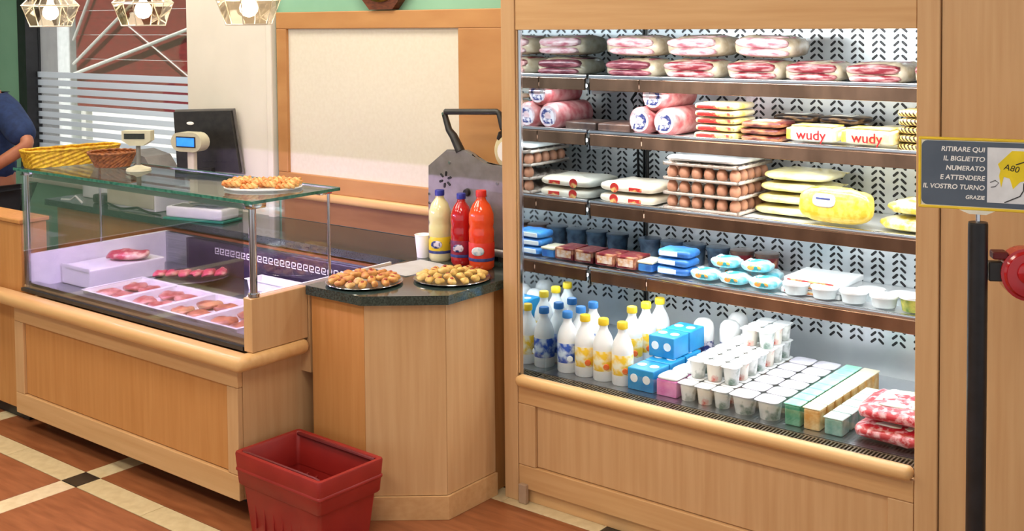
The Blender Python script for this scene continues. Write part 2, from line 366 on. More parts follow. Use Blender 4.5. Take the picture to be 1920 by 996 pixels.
# ================================================================== fridge
FX0, FX1, FY0, FYB = -2.683, -1.177, 3.40, 4.295
def fridge():
    r = thing('wall_fridge', 'tall open refrigerated wall cabinet in beech surround with four lit shelves', 'fridge', (-1.93, 3.40, 0))
    # carcass
    part('back_panel', G().box(FX0-.02, FX1+.02, FYB, FYB+.03, .40, 1.93), BACKST, r)
    g = G()
    nx = 18; dx = (FX1-FX0)/nx
    for i in range(nx):
        cx = FX0+dx*(i+.5); z = .60
        while z < 1.86:
            for s in (-1, 1):
                a = Vector((cx+s*.008, 0, z+.0065)); b = Vector((cx+s*.0225, 0, z-.0065)); d = (b-a).normalized(); nrm = Vector((-d.z, 0, d.x))*.0048
                pts = []
                for k in range(5): t = math.pi*k/4; pts.append(b+nrm*math.cos(t)+d*.0048*math.sin(t))
                for k in range(5): t = math.pi*k/4; pts.append(a-nrm*math.cos(t)-d*.0048*math.sin(t))
                g.poly([(p.x, FYB-.0012, p.z) for p in pts])
            z += .0262
    o = part('air_slots', g, BLACK, r); o['kind'] = 'stuff'
    part('mirror_side', G().box(FX0-.012, FX0, FY0+.012, FYB, .44, 1.86), MIRROR, r)
    part('mirror_side', G().box(FX1, FX1+.012, FY0+.03, FYB, .44, 1.86), MIRROR, r)
    part('edge_trim', G().box(FX0-.012, FX0+.002, FY0+.002, FY0+.012, .49, 1.817), CHROME, r)
    part('canopy', G().box(FX0, FX1, FY0+.03, FYB, 1.862, 1.90), WHITEP, r)
    t = part('lamp_tube', G().cyl(.012, -.72, .72, 10, (-1.93, 3.47, 1.842), 'x'), LAMPON, r, 1)
    part('deck', G().box(FX0, FX1, 3.53, FYB, .44, .468), STEEL, r)
    # air grille in front of the deck
    gr = part('air_grille', G().box(FX0, FX1, 3.415, 3.53, .440, .452), BLACK, r)
    g = G(); x = FX0+.006
    while x < FX1:
        g.box(x, x+.0055, 3.425, 3.525, .456, .466); x += .013
    for y in (3.424, 3.475, 3.524): g.box(FX0, FX1, y-.003, y+.003, .458, .467)
    o = part('grille_bars', g, mat('dark_grille', (150, 138, 116), .3, .6, (120, 108, 90), 30), gr); o['kind'] = 'stuff'
    part('glass_lip', G().box(FX0+.004, FX1-.004, 3.540, 3.545, .468, .535), GLASS, r)
    # shelves
    for i, z in enumerate(SH):
        s = part('shelf', G().box(FX0+.003, FX1-.003, 3.862, 4.285, z-.022, z), SHELFM, r)
        part('price_rail', G().box(FX0+.012, -2.435+.01*i, 3.842, 3.852, z-.052, z-.004, .002), FASCIA, s)
        part('price_rail', G().box(-2.431+.01*i, FX1-.006, 3.842, 3.852, z-.052, z-.004, .002), FASCIA, s)
        part('front_lip', G().box(FX0+.006, FX1-.006, 3.846, 3.862, z-.006, z+.012, .003), CHROME, s, 1)
        part('bracket', G().box(FX0+.004, FX0+.010, 3.86, 4.28, z-.07, z-.022), STEEL, s)
        part('lamp_tube', G().cyl(.008, -.72, .72, 8, (-1.93, 3.885, z-.036), 'x'), LAMPON, s, 1)
    part('upright', G().box(FX0+.004, FX0+.010, FYB-.012, FYB-.003, .60, 1.84), BLACKP, r)
    part('hose', G().tube([(-2.66, 4.27, 1.55), (-2.63, 4.26, 1.50), (-2.655, 4.265, 1.44), (-2.66, 4.27, 1.1)], .006, 8), BLACKP, r, 1)
    # beech surround
    part('surround_stile', G().box(-2.768, -2.702, 3.39, 4.30, 0, 3.0, .003), W_V, r)
    part('surround_stile', G().box(-2.700, FX0-.012, 3.396, 3.52, .50, 1.817, .002), W_V, r)
    part('surround_stile', G().box(FX1-.001, -1.110, 3.39, 3.52, 0, 3.0, .003), W_V, r)
    part('header', G().box(-2.700, FX1-.003, 3.394, 3.60, 1.818, 3.0, .002), W_X, r)
    part('ledge', G().box(-2.700, FX1-.003, 3.362, 3.415, .455, .497, .020, 5), W_LEDGE, r, 1)
    part('rail', G().box(-2.700, FX1-.003, 3.392, 3.44, .385, .455, .003), W_X, r)
    part('rail', G().box(-2.700, FX1-.003, 3.392, 3.44, .055, .145, .003), W_X, r)
    part('stile', G().box(-2.700, -2.62, 3.392, 3.44, .146, .384, .003), W_V, r)
    part('stile', G().box(-1.26, FX1-.003, 3.392, 3.44, .146, .384, .003), W_V, r)
    part('front_panel', G().box(-2.619, -1.261, 3.404, 3.43, .147, .383, .004), W_V, r)
    part('plinth', G().box(-2.700, FX1-.003, 3.41, 3.44, 0.001, .054), W_X, r)
    part('foot_block', G().box(-2.690, -2.655, 3.375, 3.395, .001, .075, .003), mat('grey_beige_block', (178, 150, 124), .5), r)
fridge()

# ================================================================== deli case
def deli_case():
    r = thing('deli_case', 'glass fronted deli display case on a panelled beech base', 'display case', (-4.19, 2.95, 0))
    x0, x1 = -5.02, -3.40
    part('kick_plinth', G().box(x0+.05, x1-.05, 2.74, 3.30, .001, .08), BLACKP, r)
    part('body', G().box(x0, x1, 2.632, 3.42, .08, .60), W_V, r)
    part('top_rail', G().box(x0, x1, 2.608, 2.631, .505, .575, .003), W_X, r)
    part('bottom_rail', G().box(x0, x1, 2.608, 2.631, .08, .175, .003), W_X, r)
    part('stile', G().box(x0, x0+.075, 2.608, 2.631, .176, .504, .003), W_V, r)
    part('stile', G().box(x1-.065, x1, 2.608, 2.631, .176, .504, .003), W_V, r)
    part('front_panel', G().box(x0+.076, x1-.066, 2.620, 2.631, .177, .503, .004), W_CAB, r)  # front panel coloured darker in place of shade
    part('ledge', G().box(x0-.30, -3.333, 2.562, 2.648, .578, .636, .026, 5), W_LEDGE, r, 1)
    part('ledge', G().box(-3.399, -3.333, 2.60, 2.911, .578, .636, .026, 5), W_LEDGE, r, 1)
    part('end_panel', G().box(-3.400, -3.352, 2.642, 2.911, .637, .838, .003), W_V, r)
    part('deck', G().box(x0+.03, x1-.005, 2.665, 3.42, .625, .645), STEEL, r)
    part('back_panel', G().box(x0+.03, x1-.005, 3.40, 3.42, .645, .80), STEEL, r)
    part('end_liner', G().box(x0+.005, x0+.03, 2.665, 3.42, .64, .80), WHITEP, r)
    part('end_liner', G().box(-3.412, -3.401, 2.665, 3.42, .645, .838), WHITEP, r)
    part('end_cap', G().box(-3.412, -3.345, 2.914, 3.44, .50, .805), W_V, r)
    part('bottom_seal', G().box(x0+.01, -3.405, 2.640, 2.656, .637, .652), BLACKP, r)
    part('front_pane', G().box(-5.0, -3.404, 2.646, 2.652, .652, 1.188), GLASS, r)
    part('side_pane', G().box(-3.378, -3.372, 2.66, 3.05, .842, 1.188), GLASS, r)
    part('side_pane', G().box(-5.008, -5.002, 2.66, 3.05, .65, 1.188), GLASS, r)
    t = part('top_pane', G().box(-5.025, -3.325, 2.63, 3.06, 1.194, 1.204), GLASSTOP, r)
    part('green_edge', G().box(-5.025, -3.325, 2.626, 2.6295, 1.193, 1.205), GLASSEDGE, t)
    part('green_edge', G().box(-3.3245, -3.320, 2.626, 3.06, 1.193, 1.205), GLASSEDGE, t)
    part('green_edge', G().box(-5.025, -3.325, 3.0605, 3.065, 1.193, 1.205), GLASSEDGE, t)
    for (x, y, za) in ((-3.375, 2.672, .840), (-5.0, 2.672, .638)):
        p = part('post', G().cyl(.014, za, 1.190, 14, (x, y, 0)), CHROME, r, 1)
        part('post_base', G().cyl(.022, za, za+.012, 14, (x, y, 0)), CHROME, p, 1)
        part('top_clamp', G().box(x-.022, x+.022, y-.02, y+.05, 1.168, 1.193, .004), CHROME, p, 1)
    for (x, za) in ((-3.372, .846), (-5.0, .80)):
        p = part('post', G().cyl(.006, za, 1.190, 10, (x, 3.045, 0)), CHROME, r, 1)
        part('top_clamp', G().box(x-.012, x+.012, 2.99, 3.055, 1.178, 1.193, .003), CHROME, p, 1)
    h = part('lamp_housing', G().box(-4.96, -3.41, 2.682, 2.712, 1.176, 1.192, .003), CHROME, r)
    part('lamp_shield', G().box(-4.96, -3.41, 2.682, 2.686, 1.158, 1.176), CHROME, h)
    part('lamp_tube', G().cyl(.006, -.77, .77, 8, (-4.185, 2.700, 1.170), 'x'), LILAC, h, 1)
    part('rear_rail', G().box(-4.98, -3.39, 3.03, 3.05, 1.17, 1.192, .003), CHROME, r)
    # wooden cabinet that continues to the left
    c = thing('beech_cabinet', 'plain orange beech cabinet left of the deli case', 'cabinet', (-5.4, 2.73, 0))
    part('carcass', G().box(-5.75, -5.06, 2.67, 2.80, .06, .935, .004), W_CAB, c)
    part('top', G().box(-5.77, -5.05, 2.66, 2.81, .936, .955, .004), W_CAB, c)
    part('plinth', G().box(-5.73, -5.08, 2.70, 2.79, .001, .06), BLACKP, c)
deli_case()

# ------------------------------------------------------------------ service counter and granite worktop
def counter():
    r = thing('service_counter', 'beech counter with angled corner under a dark granite top', 'counter', (-3.05, 3.1, 0))
    body = [(-3.332, 2.914), (-3.045, 2.914), (-2.812, 3.104), (-2.812, 3.385), (-2.812, 3.80), (-3.332, 3.80)]
    # separate faces on a carcass; shade is put into the front one's colour
    part('carcass', G().prism([(-3.330, 2.930), (-3.052, 2.930), (-2.828, 3.112), (-2.828, 3.80), (-3.330, 3.80)], .0015, .808), W_CAB, r)
    part('front_face', G().box(-3.332, -3.046, 2.914, 2.929, .09, .808), W_CAB, r)
    n = Vector((.190, -.233)).normalized()
    def strip(a, b, t, z0, z1):
        d = (Vector(b)-Vector(a)).normalized(); nn = Vector((d.y, -d.x))*t
        return G().prism([(a[0], a[1]), (b[0], b[1]), (b[0]-nn.x, b[1]-nn.y), (a[0]-nn.x, a[1]-nn.y)], z0, z1)
    part('angled_face', strip((-3.044, 2.914), (-2.812, 3.104), .012, .09, .808), W_V, r)
    part('side_face', G().box(-2.826, -2.811, 3.106, 3.385, .09, .808), W_V, r)
    part('skirting', G().prism([(-3.332, 2.905), (-3.040, 2.905), (-2.800, 3.100), (-2.800, 3.385), (-2.812, 3.385), (-2.812, 3.104), (-3.045, 2.914), (-3.332, 2.914)], .001, .088), W_X, r)
    wk = link('granite_worktop', G().prism([(-3.338, 2.890), (-3.036, 2.890), (-2.786, 3.094), (-2.786, 3.388), (-2.786, 3.852), (-6.25, 3.852), (-6.25, 3.45), (-3.338, 3.45)], .811, .846).mesh('granite_worktop', GRANITE))
    tag(wk, 'polished dark green granite worktop running behind the deli case and round the counter', 'worktop')
    b = thing('rear_cabinet', 'beech base cabinet under the granite worktop behind the deli case', 'cabinet', (-4.8, 3.65, 0))
    part('carcass', G().box(-6.2, -3.36, 3.50, 3.845, .06, .808), W_CAB, b)
    part('plinth', G().box(-6.15, -3.36, 3.54, 3.84, .001, .06), BLACKP, b)
counter()

# ================================================================== red shopping basket
def shopping_basket():
    cx, cy = -3.108, 2.690
    r = thing('shopping_basket', 'red plastic shopping basket standing in the corner of the counter', 'basket', (cx, cy, 0), R(-1.5))
    A, B, H = .236, .151, .302
    def ring(g, a, b, z, rad=.03, n=3):
        pts = []
        for sx, sy, a0 in ((1, 1, 0), (-1, 1, 90), (-1, -1, 180), (1, -1, 270)):
            for k in range(n+1):
                t = R(a0+90*k/n); pts.append(g.bm.verts.new((sx*(a-rad)+rad*math.cos(t), sy*(b-rad)+rad*math.sin(t), z)))
        return pts
    def skin(g, levels):
        prev = None; first = None
        for a, b, z, rad in levels:
            c = ring(g, a, b, z, rad)
            if prev:
                for k in range(len(c)): g.bm.faces.new((prev[k], prev[(k+1) % len(c)], c[(k+1) % len(c)], c[k]))
            else: first = c
            prev = c
        return first, prev
    q = .014
    g = G(); f, l = skin(g, [(A-.044, B-.036, .004, q), (A-.022, B-.020, .185, q), (A-.028, B-.026, .185, q), (A-.050, B-.042, .010, q)]); g.bm.faces.new(f); g.bm.faces.new(l)
    body = part('body', g, RED, r, 1, False)
    for k in range(-3, 4):      # moulded ribs on the long sides
        for s in (-1, 1):
            part('rib', G().box(k*.05-.004, k*.05+.004, s*(B-.032)-.006, s*(B-.032)+.006, .03, .16, .002, 1), RED, body, False, False)
    g = G(); skin(g, [(A-.028, B-.026, .182, q), (A-.012, B-.012, .182, q), (A-.008, B-.008, .188, q), (A, B, .296, q), (A-.002, B-.002, .302, q), (A-.016, B-.016, .302, q), (A-.022, B-.022, .292, q), (A-.030, B-.028, .182, q)])
    col = part('collar', g, RED, r, 1, False)
    g = G(); skin(g, [(A-.004, B-.004, .232, q), (A-.001, B-.001, .236, q), (A-.001, B-.001, .242, q), (A-.004, B-.004, .247, q)])
    part('moulded_band', g, RED, col, 1, False)
    for s in (-1, 1):
        part('handle', G().tube([(-A+.026, s*(B-.024), .294), (-A+.05, s*(B-.028), .296), (A-.05, s*(B-.028), .296), (A-.026, s*(B-.024), .294)], .007, 8), DKRED, r, 1, False)
shopping_basket()

# ================================================================== sign and ticket dispenser
def sign_stand():
    px, py = -.893, 3.033; rz = R(13)
    r = thing('queue_sign_stand', 'slim black pole stand carrying the ticket sign in front of the wood wall', 'stand', (px, py, 0))
    part('pole', G().cyl(.0245, .02, 1.318, 24, (px, py, 0)), BLACK, r, 1)
    part('base', G().lathe([(0, .001), (.17, .001), (.17, .012), (.05, .026), (0, .026)], 32, (px, py, 0)), BLACK, r, 1)
    part('cap', G().cyl(.0235, 1.318, 1.322, 24, (px, py, 0)), BLACKP, r, 1)
    part('stem', G().cyl(.006, 1.322, 1.3425, 12, (px, py, 0)), CHROME, r, 1)
    s = thing('queue_sign', 'grey sign with yellow border telling customers to take a numbered ticket', 'sign', (px, py, 1.347), rz)
    W0, W1, Z0, Z1 = -.146, .174, .006, .192
    YEL = mat('yellow_frame', (236, 202, 52), .4, 0, (222, 188, 40), 12)
    GR = mat('slate_sign_print', (84, 96, 112), .5, 0, (76, 88, 104), 10)
    WS = mat('sign_white', (246, 246, 244), .6); BK = mat('sign_ink', (20, 20, 24), .6)
    YT = mat('yellow_ticket_print', (240, 214, 30), .6)
    part('backing', G().box(W0, W1, -.004, .004, Z0, Z1, .003), mat('sign_backing', (240, 236, 214), .5), s, False, False)
    def rr(x0, x1, z0, z1, rad, y0, y1):
        pts = []
        for cx, cz, a0 in ((x1-rad, z1-rad, 0), (x0+rad, z1-rad, 90), (x0+rad, z0+rad, 180), (x1-rad, z0+rad, 270)):
            for k in range(5): t = R(a0+90*k/4); pts.append((cx+rad*math.cos(t), cz+rad*math.sin(t)))
        return G().prism_y(pts, y0, y1)
    p = part('print_panel', rr(W0+.008, W1-.008, Z0+.009, Z1-.009, .014, -.0052, -.0042), GR, s, False, False)
    for n, b in (('top', (W0, W1, Z1-.007, Z1)), ('b', (W0, W1, Z0, Z0+.007)), ('l', (W0, W0+.007, Z0+.007, Z1-.007)), ('r', (W1-.007, W1, Z0+.007, Z1-.007))):
        part('border', G().box(b[0], b[1], -.0062, .0062, b[2], b[3], .0015, 1), YEL, s, False, False)
    lines = ['RITIRARE QUI', 'IL BIGLIETTO', 'NUMERATO', 'E ATTENDERE', 'IL VOSTRO TURNO', 'GRAZIE']
    for k, t in enumerate(lines):
        text('lettering', t, .0172 if k < 5 else .0135, WS, p, (.015, -.0058, Z1-.030-.0245*k-(0 if k < 5 else .001)), (R(90), 0, 0), 'RIGHT', .0003, .15, .00035)
    pic = part('picture', G().box(.021, W1-.014, -.0060, -.0052, Z0+.022, Z1-.022), mat('picture_white', (226, 230, 236), .6), s, False, False)
    tk = [(.046, .128), (.079, .163), (.150, .163), (.150, .118), (.118, .090), (.098, .084), (.082, .066), (.074, .092), (.060, .096), (.054, .068), (.049, .098), (.052, .112)]
    part('ticket', G().prism_y([(x, z) for x, z in tk], -.0066, -.0061), YT, pic, False, False)
    text('ticket_number', 'A80', .022, BK, pic, (.078, -.0069, .118), (R(90), R(12), 0), 'CENTER', .0002, .1)
    part('ink_line', G().tube([(.088, -.0064, .128), (.118, -.0064, .140), (.150, -.0064, .150)], .0015, 6), BK, pic, False, False)
    part('ink_line', G().tube([(.107, -.0064, .082), (.106, -.0064, .062), (.098, -.0064, .048), (.082, -.0064, .040), (.062, -.0064, .030)], .0014, 6), BK, pic, False, False)
    part('ink_line', G().tube([(.028, -.0064, .080), (.040, -.0064, .086), (.048, -.0064, .080), (.040, -.0064, .070), (.030, -.0064, .068)], .001, 6), BK, pic, False, False)
    part('clamp', G().prism_y([(-.045, .006), (.04, .006), (.02, -.004), (-.02, -.004)], -.010, .010), mat('clear_clamp', (232, 230, 214), .3), s, False, False)
    d = thing('ticket_dispenser', 'glossy red round ticket dispenser fixed to the black pole', 'dispenser', (px+.074, py+.052, 1.135), R(30))
    TR = mat('glossy_red', (190, 20, 28), .18, 0, (168, 12, 20), 10, coat=.5)
    # snail-shaped housing
    pts = []
    for k in range(33):
        t = R(70+360*k/32*.92); rad = .058+.026*(k/32); pts.append((.03+rad*math.cos(t), .062+rad*math.sin(t)*1.02))
    g = G().prism_y(pts, -.036, .036); es = [e for e in g.bm.edges if abs(e.verts[0].co.y-e.verts[1].co.y) < 1e-6]
    bmesh.ops.bevel(g.bm, geom=es, offset=.012, segments=3, affect='EDGES')
    part('housing', g, TR, d, 1, False)
    part('hub', G().lathe([(.030, 0), (.030, .006), (.022, .009), (0, .009)], 20, (.03, -.036, .062), 'y'), TR, d, 1, False)
    part('ticket_mouth', G().box(-.055, -.018, -.022, .022, .092, .112, .004), DKRED, d, False, False)
    part('bracket', G().box(-.0635, -.022, -.018, .012, .035, .085, .003), BLACKP, d, False, False)
sign_stand()

# ================================================================== pendant lamps
def pendants():
    names = [('leftmost', -4.44), ('middle', -3.78), ('rightmost', -3.155)]
    y = 2.5
    n = 6
    prof = [(.080, 1.848), (.108, 1.920), (.112, 1.935), (.060, 1.990), (.03, 2.02)]
    for k, (nm, x) in enumerate(names):
        r = thing('pendant_lamp', 'faceted glass pendant lamp with lit globe bulb, %s of three' % nm, 'lamp', (x, y, 1.848), 0, 'glass pendant lamps above the deli case')
        part('shade', G().lathe(prof, n, (x, y, 0), a0=R(8)), SHADEG, r)
        g = G()
        for rr, z in ((.080, 1.848), (.112, 1.933)):
            g.tube([(x+rr*math.cos(R(8)+2*math.pi*q/n), y+rr*math.sin(R(8)+2*math.pi*q/n), z) for q in range(n)], .0032, 6, True)
        for q in range(n):
            a = R(8)+2*math.pi*q/n; g.tube([(x+.080*math.cos(a), y+.080*math.sin(a), 1.848), (x+.112*math.cos(a), y+.112*math.sin(a), 1.934), (x+.03*math.cos(a), y+.03*math.sin(a), 2.02)], .0026, 6)
        part('shade_edge_glints', g, mat('bright_edge', (244, 238, 222), .25, .3), r)  # pale tubes stand in for light glinting along the bare glass edges
        b = part('bulb', G().lathe([(0, -.032), (.018, -.027), (.030, -.012), (.032, 0), (.028, .016), (.014, .036), (.012, .05), (0, .05)], 18, (x, y, 1.905)), BULB, r, 2)
        part('socket', G().cyl(.018, 1.955, 2.03, 14, (x, y, 0)), CHROME, r, 1)
        part('cord', G().cyl(.003, 2.03, 2.965, 8, (x, y, 0)), BLACK, r)
        part('ceiling_rose', G().lathe([(0, 2.965), (.05, 2.975), (.055, 2.999), (0, 2.999)], 20, (x, y, 0)), CHROME, r, 1)
        l = bpy.data.lights.new('pendant_bulb_light', 'POINT'); l.energy = 2.5; l.color = (1, .88, .7); l.shadow_soft_size = .035
        lo = bpy.data.objects.new('pendant_bulb_light', l); COL.objects.link(lo); lo.location = (x, y, 1.86)
pendants()

# ================================================================== goods in the fridge
ORD = ['first', 'second', 'third', 'fourth', 'fifth', 'sixth', 'seventh', 'eighth', 'ninth', 'tenth']
FILM = mat('cream_film', (206, 194, 170), .25, 0, (184, 166, 136), 30, coat=.5)
FILMW = mat('white_film', (236, 236, 232), .22, 0, (216, 220, 222), 36, coat=.4)
HAM = mat('cured_meat', (128, 34, 46), .35, 0, (222, 176, 172), 16, (1, 1, 4), .42, .66, coat=.3)
HAMP = mat('pale_sliced_meat', (176, 92, 108), .35, 0, (214, 186, 186), 20, (1, 1, 3), .36, .58, coat=.3)
HAMD = mat('dark_cured_meat', (104, 40, 54), .35, 0, (176, 110, 116), 18, (1, 1, 4), .45, .7, coat=.3)
def meatpack(w, d, h, m, seed):
    film = G().pillow(w, d, h, (0, 0, h/2), 7, 3.2, 28, 10, .009, seed).mesh('film', FILM, 2)
    a = G().pillow(w*.86, .034, h*.46, (-w*.01, -d/2+.004, h*.68), 7, 3, 24, 8, .004, seed+1).mesh('meat_slice', m, 2)
    b = G().pillow(w*.82, .034, h*.34, (w*.02, -d/2+.005, h*.27), 7, 3, 24, 8, .004, seed+2).mesh('meat_slice', m, 2)
    t = G().pillow(w*.74, d*.7, .012, (0, 0, h-.006), 6, 2.5, 24, 6, .003, seed+3).mesh('meat_top', m, 2)
    return [('film', film, []), ('meat_slice', a, []), ('meat_slice', b, []), ('meat_top', t, [])]
z = SH[0]
low = [(-2.505, .245, HAMD), (-2.235, .245, HAM), (-1.965, .225, HAM), (-1.735, .215, HAM), (-1.495, .225, HAM), (-1.285, .165, HAM)]
for k, (x, wd, m) in enumerate(low):
    place('meat_pack', meatpack(wd, .20, .078, m, k), (x, 3.985, z+.001), 'pack of %s cured meat, lower row of top shelf, %s from mirror' % ('dark' if m is HAMD else 'red', ORD[k]), 'meat pack', 'cured meat packs on the top shelf', (0, 0, R((-3, 2, 0, 4, -3, 2)[k])))
for k, (x, wd, rx) in enumerate([(-2.51, .25, 4), (-2.22, .25, -4), (-1.935, .24, 9)]):
    place('meat_pack', meatpack(wd, .20, .085, HAMP, k+20), (x, 3.995, z+.086), 'pale sliced meat pack, upper row of top shelf, %s from the mirror' % ORD[k], 'meat pack', 'cured meat packs on the top shelf', (R(0), R(rx*.2), R(rx*.5)))
for k, x in enumerate((-1.66, -1.5)):
    place('clear_pack', [('film', G().pillow(.15, .16, .06, (0, 0, .03), 5, 2.4, 20, 8, .006, k+60).mesh('film', FILMW, 2), []), ('label', G().pillow(.06, .05, .004, (0, -.02, .061), 8, 3).mesh('label', PAPER, 2), [])], (x, 4.18, z+.001), 'clear wrapped pack at the back of the top shelf, %s' % ('nearer the mirror' if k == 0 else 'farther from the mirror'), 'pack', 'clear packs at the back of the top shelf')

# shelf 2: wrapped rolls, flat packs, sausage packs
ROLLM = mat('pink_film_roll', (176, 78, 82), .3, 0, (214, 160, 156), 20, coat=.4)
LBLW = mat('white_round_label', (224, 216, 220), .45, 0, (206, 168, 176), 40)
NAVY = mat('navy_print', (38, 50, 112), .5, 0, (60, 76, 140), 60); NAVYB = mat('navy_speckle', (44, 56, 120), .5, 0, (220, 216, 226), 55, lo=.45, hi=.55)
def roll(rad, ln):
    b = G().lathe([(0, -.006), (rad*.80, -.006), (rad, .01), (rad, ln-.01), (rad*.7, ln), (0, ln)], 28, (0, 0, rad), 'y')
    bmesh.ops.scale(b.bm, verts=b.bm.verts, vec=(1, -1, 1))
    e = G().lathe([(rad*.78, .0062), (rad*.78, .008), (0, .008)], 28, (0, 0, rad), 'y')
    n = G().lathe([(rad*.60, .0082), (rad*.60, .0094), (rad*.30, .0094), (rad*.30, .0082)], 24, (0, 0, rad), 'y')
    bl = G().box(-rad*.62, rad*.3, -.0100, -.0082, rad*.42, rad*.80)
    c = G().lathe([(0, -.0096), (rad*.22, -.0090), (rad*.22, -.0082)], 14, (0, 0, rad), 'y'); bmesh.ops.scale(c.bm, verts=c.bm.verts, vec=(1, 1, 1))
    return [('wrap', b.mesh('wrap', ROLLM, 1), []), ('end_label', e.mesh('end_label', LBLW, 1), [('ring', n.mesh('ring', NAVYB, 1), []), ('print_block', bl.mesh('print_block', NAVYB), [])])]
z = SH[1]; rl = roll(.056, .26)
for x, y, dz, lb in ((-2.455, 3.885, .001, 'lower left roll'), (-2.340, 3.885, .001, 'lower right roll'), (-2.395, 3.89, .0995, 'top roll')):
    place('meat_roll', rl, (x, y, z+dz), 'round wrapped meat roll with blue ring label, %s of the front pile' % lb, 'meat roll', 'wrapped meat rolls on the second shelf')
rl2 = roll(.045, .08)
place('meat_roll', rl2, (-2.245, 4.195, z+.001), 'smaller wrapped meat roll behind the front pile of rolls', 'meat roll', 'wrapped meat rolls on the second shelf')
DBROWN = mat('dark_brown_pack', (66, 48, 44), .3, 0, (104, 78, 66), 24)
o = link('dark_tray_pack', G().box(-.08, .08, -.09, .09, 0, .035, .008, 3).mesh('dark_tray_pack', DBROWN, 1), None, (-2.60, 4.0, z+.001)); tag(o, 'low dark brown pack beside the meat rolls near the mirror', 'pack')
def flat(w, d, h, m, top=None, seed=0, front=None, wob=.003):
    sp = [('wrapper', G().pillow(w, d, h, (0, 0, h/2), 8, 4, 28, 10, wob, seed).mesh('wrapper', m, 2), [])]
    if front: sp.append(('front_print', G().pillow(w*.86, .012, h*.62, (0, -d/2+.002, h*.45), 8, 4, 20, 6).mesh('front_print', front, 2), []))
    if top: sp.append(('top_print', G().pillow(w*.6, d*.5, .005, (0, -.01, h), 6, 3, 20, 6).mesh('top_print', top, 2), []))
    return sp
YWP = mat('white_yellow_wrapper', (232, 224, 196), .35, 0, (236, 206, 92), 14, lo=.52, hi=.72); REDPR = mat('red_print', (196, 44, 40), .4, 0, (236, 196, 120), 30, lo=.5, hi=.62)
DKP = mat('dark_red_wrapper', (92, 30, 30), .3, 0, (206, 140, 96), 18, (1, 1, 5), .45, .7); BLK = mat('black_gold_wrapper', (44, 34, 34), .3, 0, (170, 132, 92), 20, (1, 1, 5), .5, .7)
YELW = mat('yellow_wrapper', (238, 200, 66), .35, 0, (248, 232, 170), 14); STR = None
def strips(name, a, b, sc=30., ang=30):
    m = bpy.data.materials.new(name); m.use_nodes = True; nt = m.node_tree; bs = nt.nodes['Principled BSDF']; bs.inputs['Roughness'].default_value = .3
    tc = nt.nodes.new('ShaderNodeTexCoord'); mp = nt.nodes.new('ShaderNodeMapping'); mp.inputs['Rotation'].default_value = (0, R(ang), R(ang)); wv = nt.nodes.new('ShaderNodeTexWave'); wv.inputs['Scale'].default_value = sc; wv.inputs['Distortion'].default_value = 1.5
    rp = nt.nodes.new('ShaderNodeValToRGB'); rp.color_ramp.elements[0].position = .4; rp.color_ramp.elements[1].position = .55; rp.color_ramp.elements[0].color = lin(a); rp.color_ramp.elements[1].color = lin(b)
    for p, q in ((tc.outputs['Object'], mp.inputs[0]), (mp.outputs[0], wv.inputs[0]), (wv.outputs['Fac'], rp.inputs[0]), (rp.outputs[0], bs.inputs['Base Color'])): nt.links.new(p, q)
    return m
STR = strips('striped_wrapper', (60, 38, 26), (240, 206, 120))
fw = flat(.19, .17, .027, YWP, None, 3, REDPR)
for k in range(5):
    place('flat_pack', fw, (-2.13+.004*(k % 2), 3.98+.006*(k % 3), z+.001+.028*k), 'white and yellow flat pack beside the meat rolls, %s from the bottom' % ORD[k], 'food pack', 'white and yellow packs on the second shelf')
fd = flat(.165, .17, .025, DKP, FILMW, 5)
for k in range(3):
    place('flat_pack', fd, (-1.94, 3.975, z+.001+.026*k), 'dark red flat food pack left of the red lettered packs, %s from the bottom' % ORD[k], 'food pack', 'dark red packs on the second shelf', (0, 0, R((2, -3, 4)[k])))
fb = flat(.17, .13, .03, BLK, FILMW, 8)
for k in range(6):
    place('flat_pack', fb, (-1.90+.19*(k % 2), 4.16, z+.001+.031*(k//2)), 'black and gold food pack at the back of the second shelf, %s stack, %s layer' % (('left', 'right')[k % 2], ('bottom', 'middle', 'top')[k//2]), 'food pack', 'black and gold packs at the back of the second shelf', (0, 0, R((3, -2, -5, 4, 2, -6)[k])))
WR = mat('white_sausage_wrapper', (244, 240, 228), .3, 0, (226, 226, 222), 20); REDL = mat('red_lettering', (200, 22, 26), .5)
def wudy(m):
    sp = [('wrapper', G().pillow(.195, .12, .058, (0, 0, .029), 9, 4.5, 28, 10, .002, 4).mesh('wrapper', m, 2), []), ('end_band', G().box(-.096, -.078, -.0612, .0612, .008, .050, .004, 2).mesh('end_band', YELW), []), ('end_band', G().box(.078, .096, -.0612, .0612, .008, .050, .004, 2).mesh('end_band', YELW), []), ('top_band', G().box(-.08, .08, -.05, .05, .0565, .0595).mesh('top_band', YELW), [])]
    return sp
for k, (x, m, rz, lb) in enumerate(((-1.725, WR, 0, 'white sausage pack with red WUDY lettering, nearer the mirror'), (-1.515, YWP, -3, 'yellow sausage pack with red WUDY lettering, farther from the mirror'))):
    r = place('sausage_pack', wudy(m), (x, 3.935, z+.014), lb, 'sausage pack', 'lettered sausage packs on the second shelf', (0, 0, R(rz)))
    text('lettering', 'wudy', .052, REDL, r, (0, -.0625, .026), (R(90), 0, 0), 'CENTER', .001)
fs = flat(.17, .16, .028, STR, None, 9)
for k in range(5):
    place('flat_pack', fs, (-1.335, 3.97, z+.001+.029*k), 'black and yellow striped pack at right of second shelf, %s from bottom' % ORD[k], 'food pack', 'striped packs on the second shelf', (0, 0, R((-8, -3, -6, 0, -5)[k])))
fw2 = flat(.18, .13, .03, YWP, None, 13)
for k in range(2):
    place('flat_pack', fw2, (-1.49, 4.15, z+.001+.031*k), 'white food pack behind the yellow WUDY sausage pack, %s one' % ('lower', 'upper')[k], 'food pack', 'white packs at the back of the second shelf')

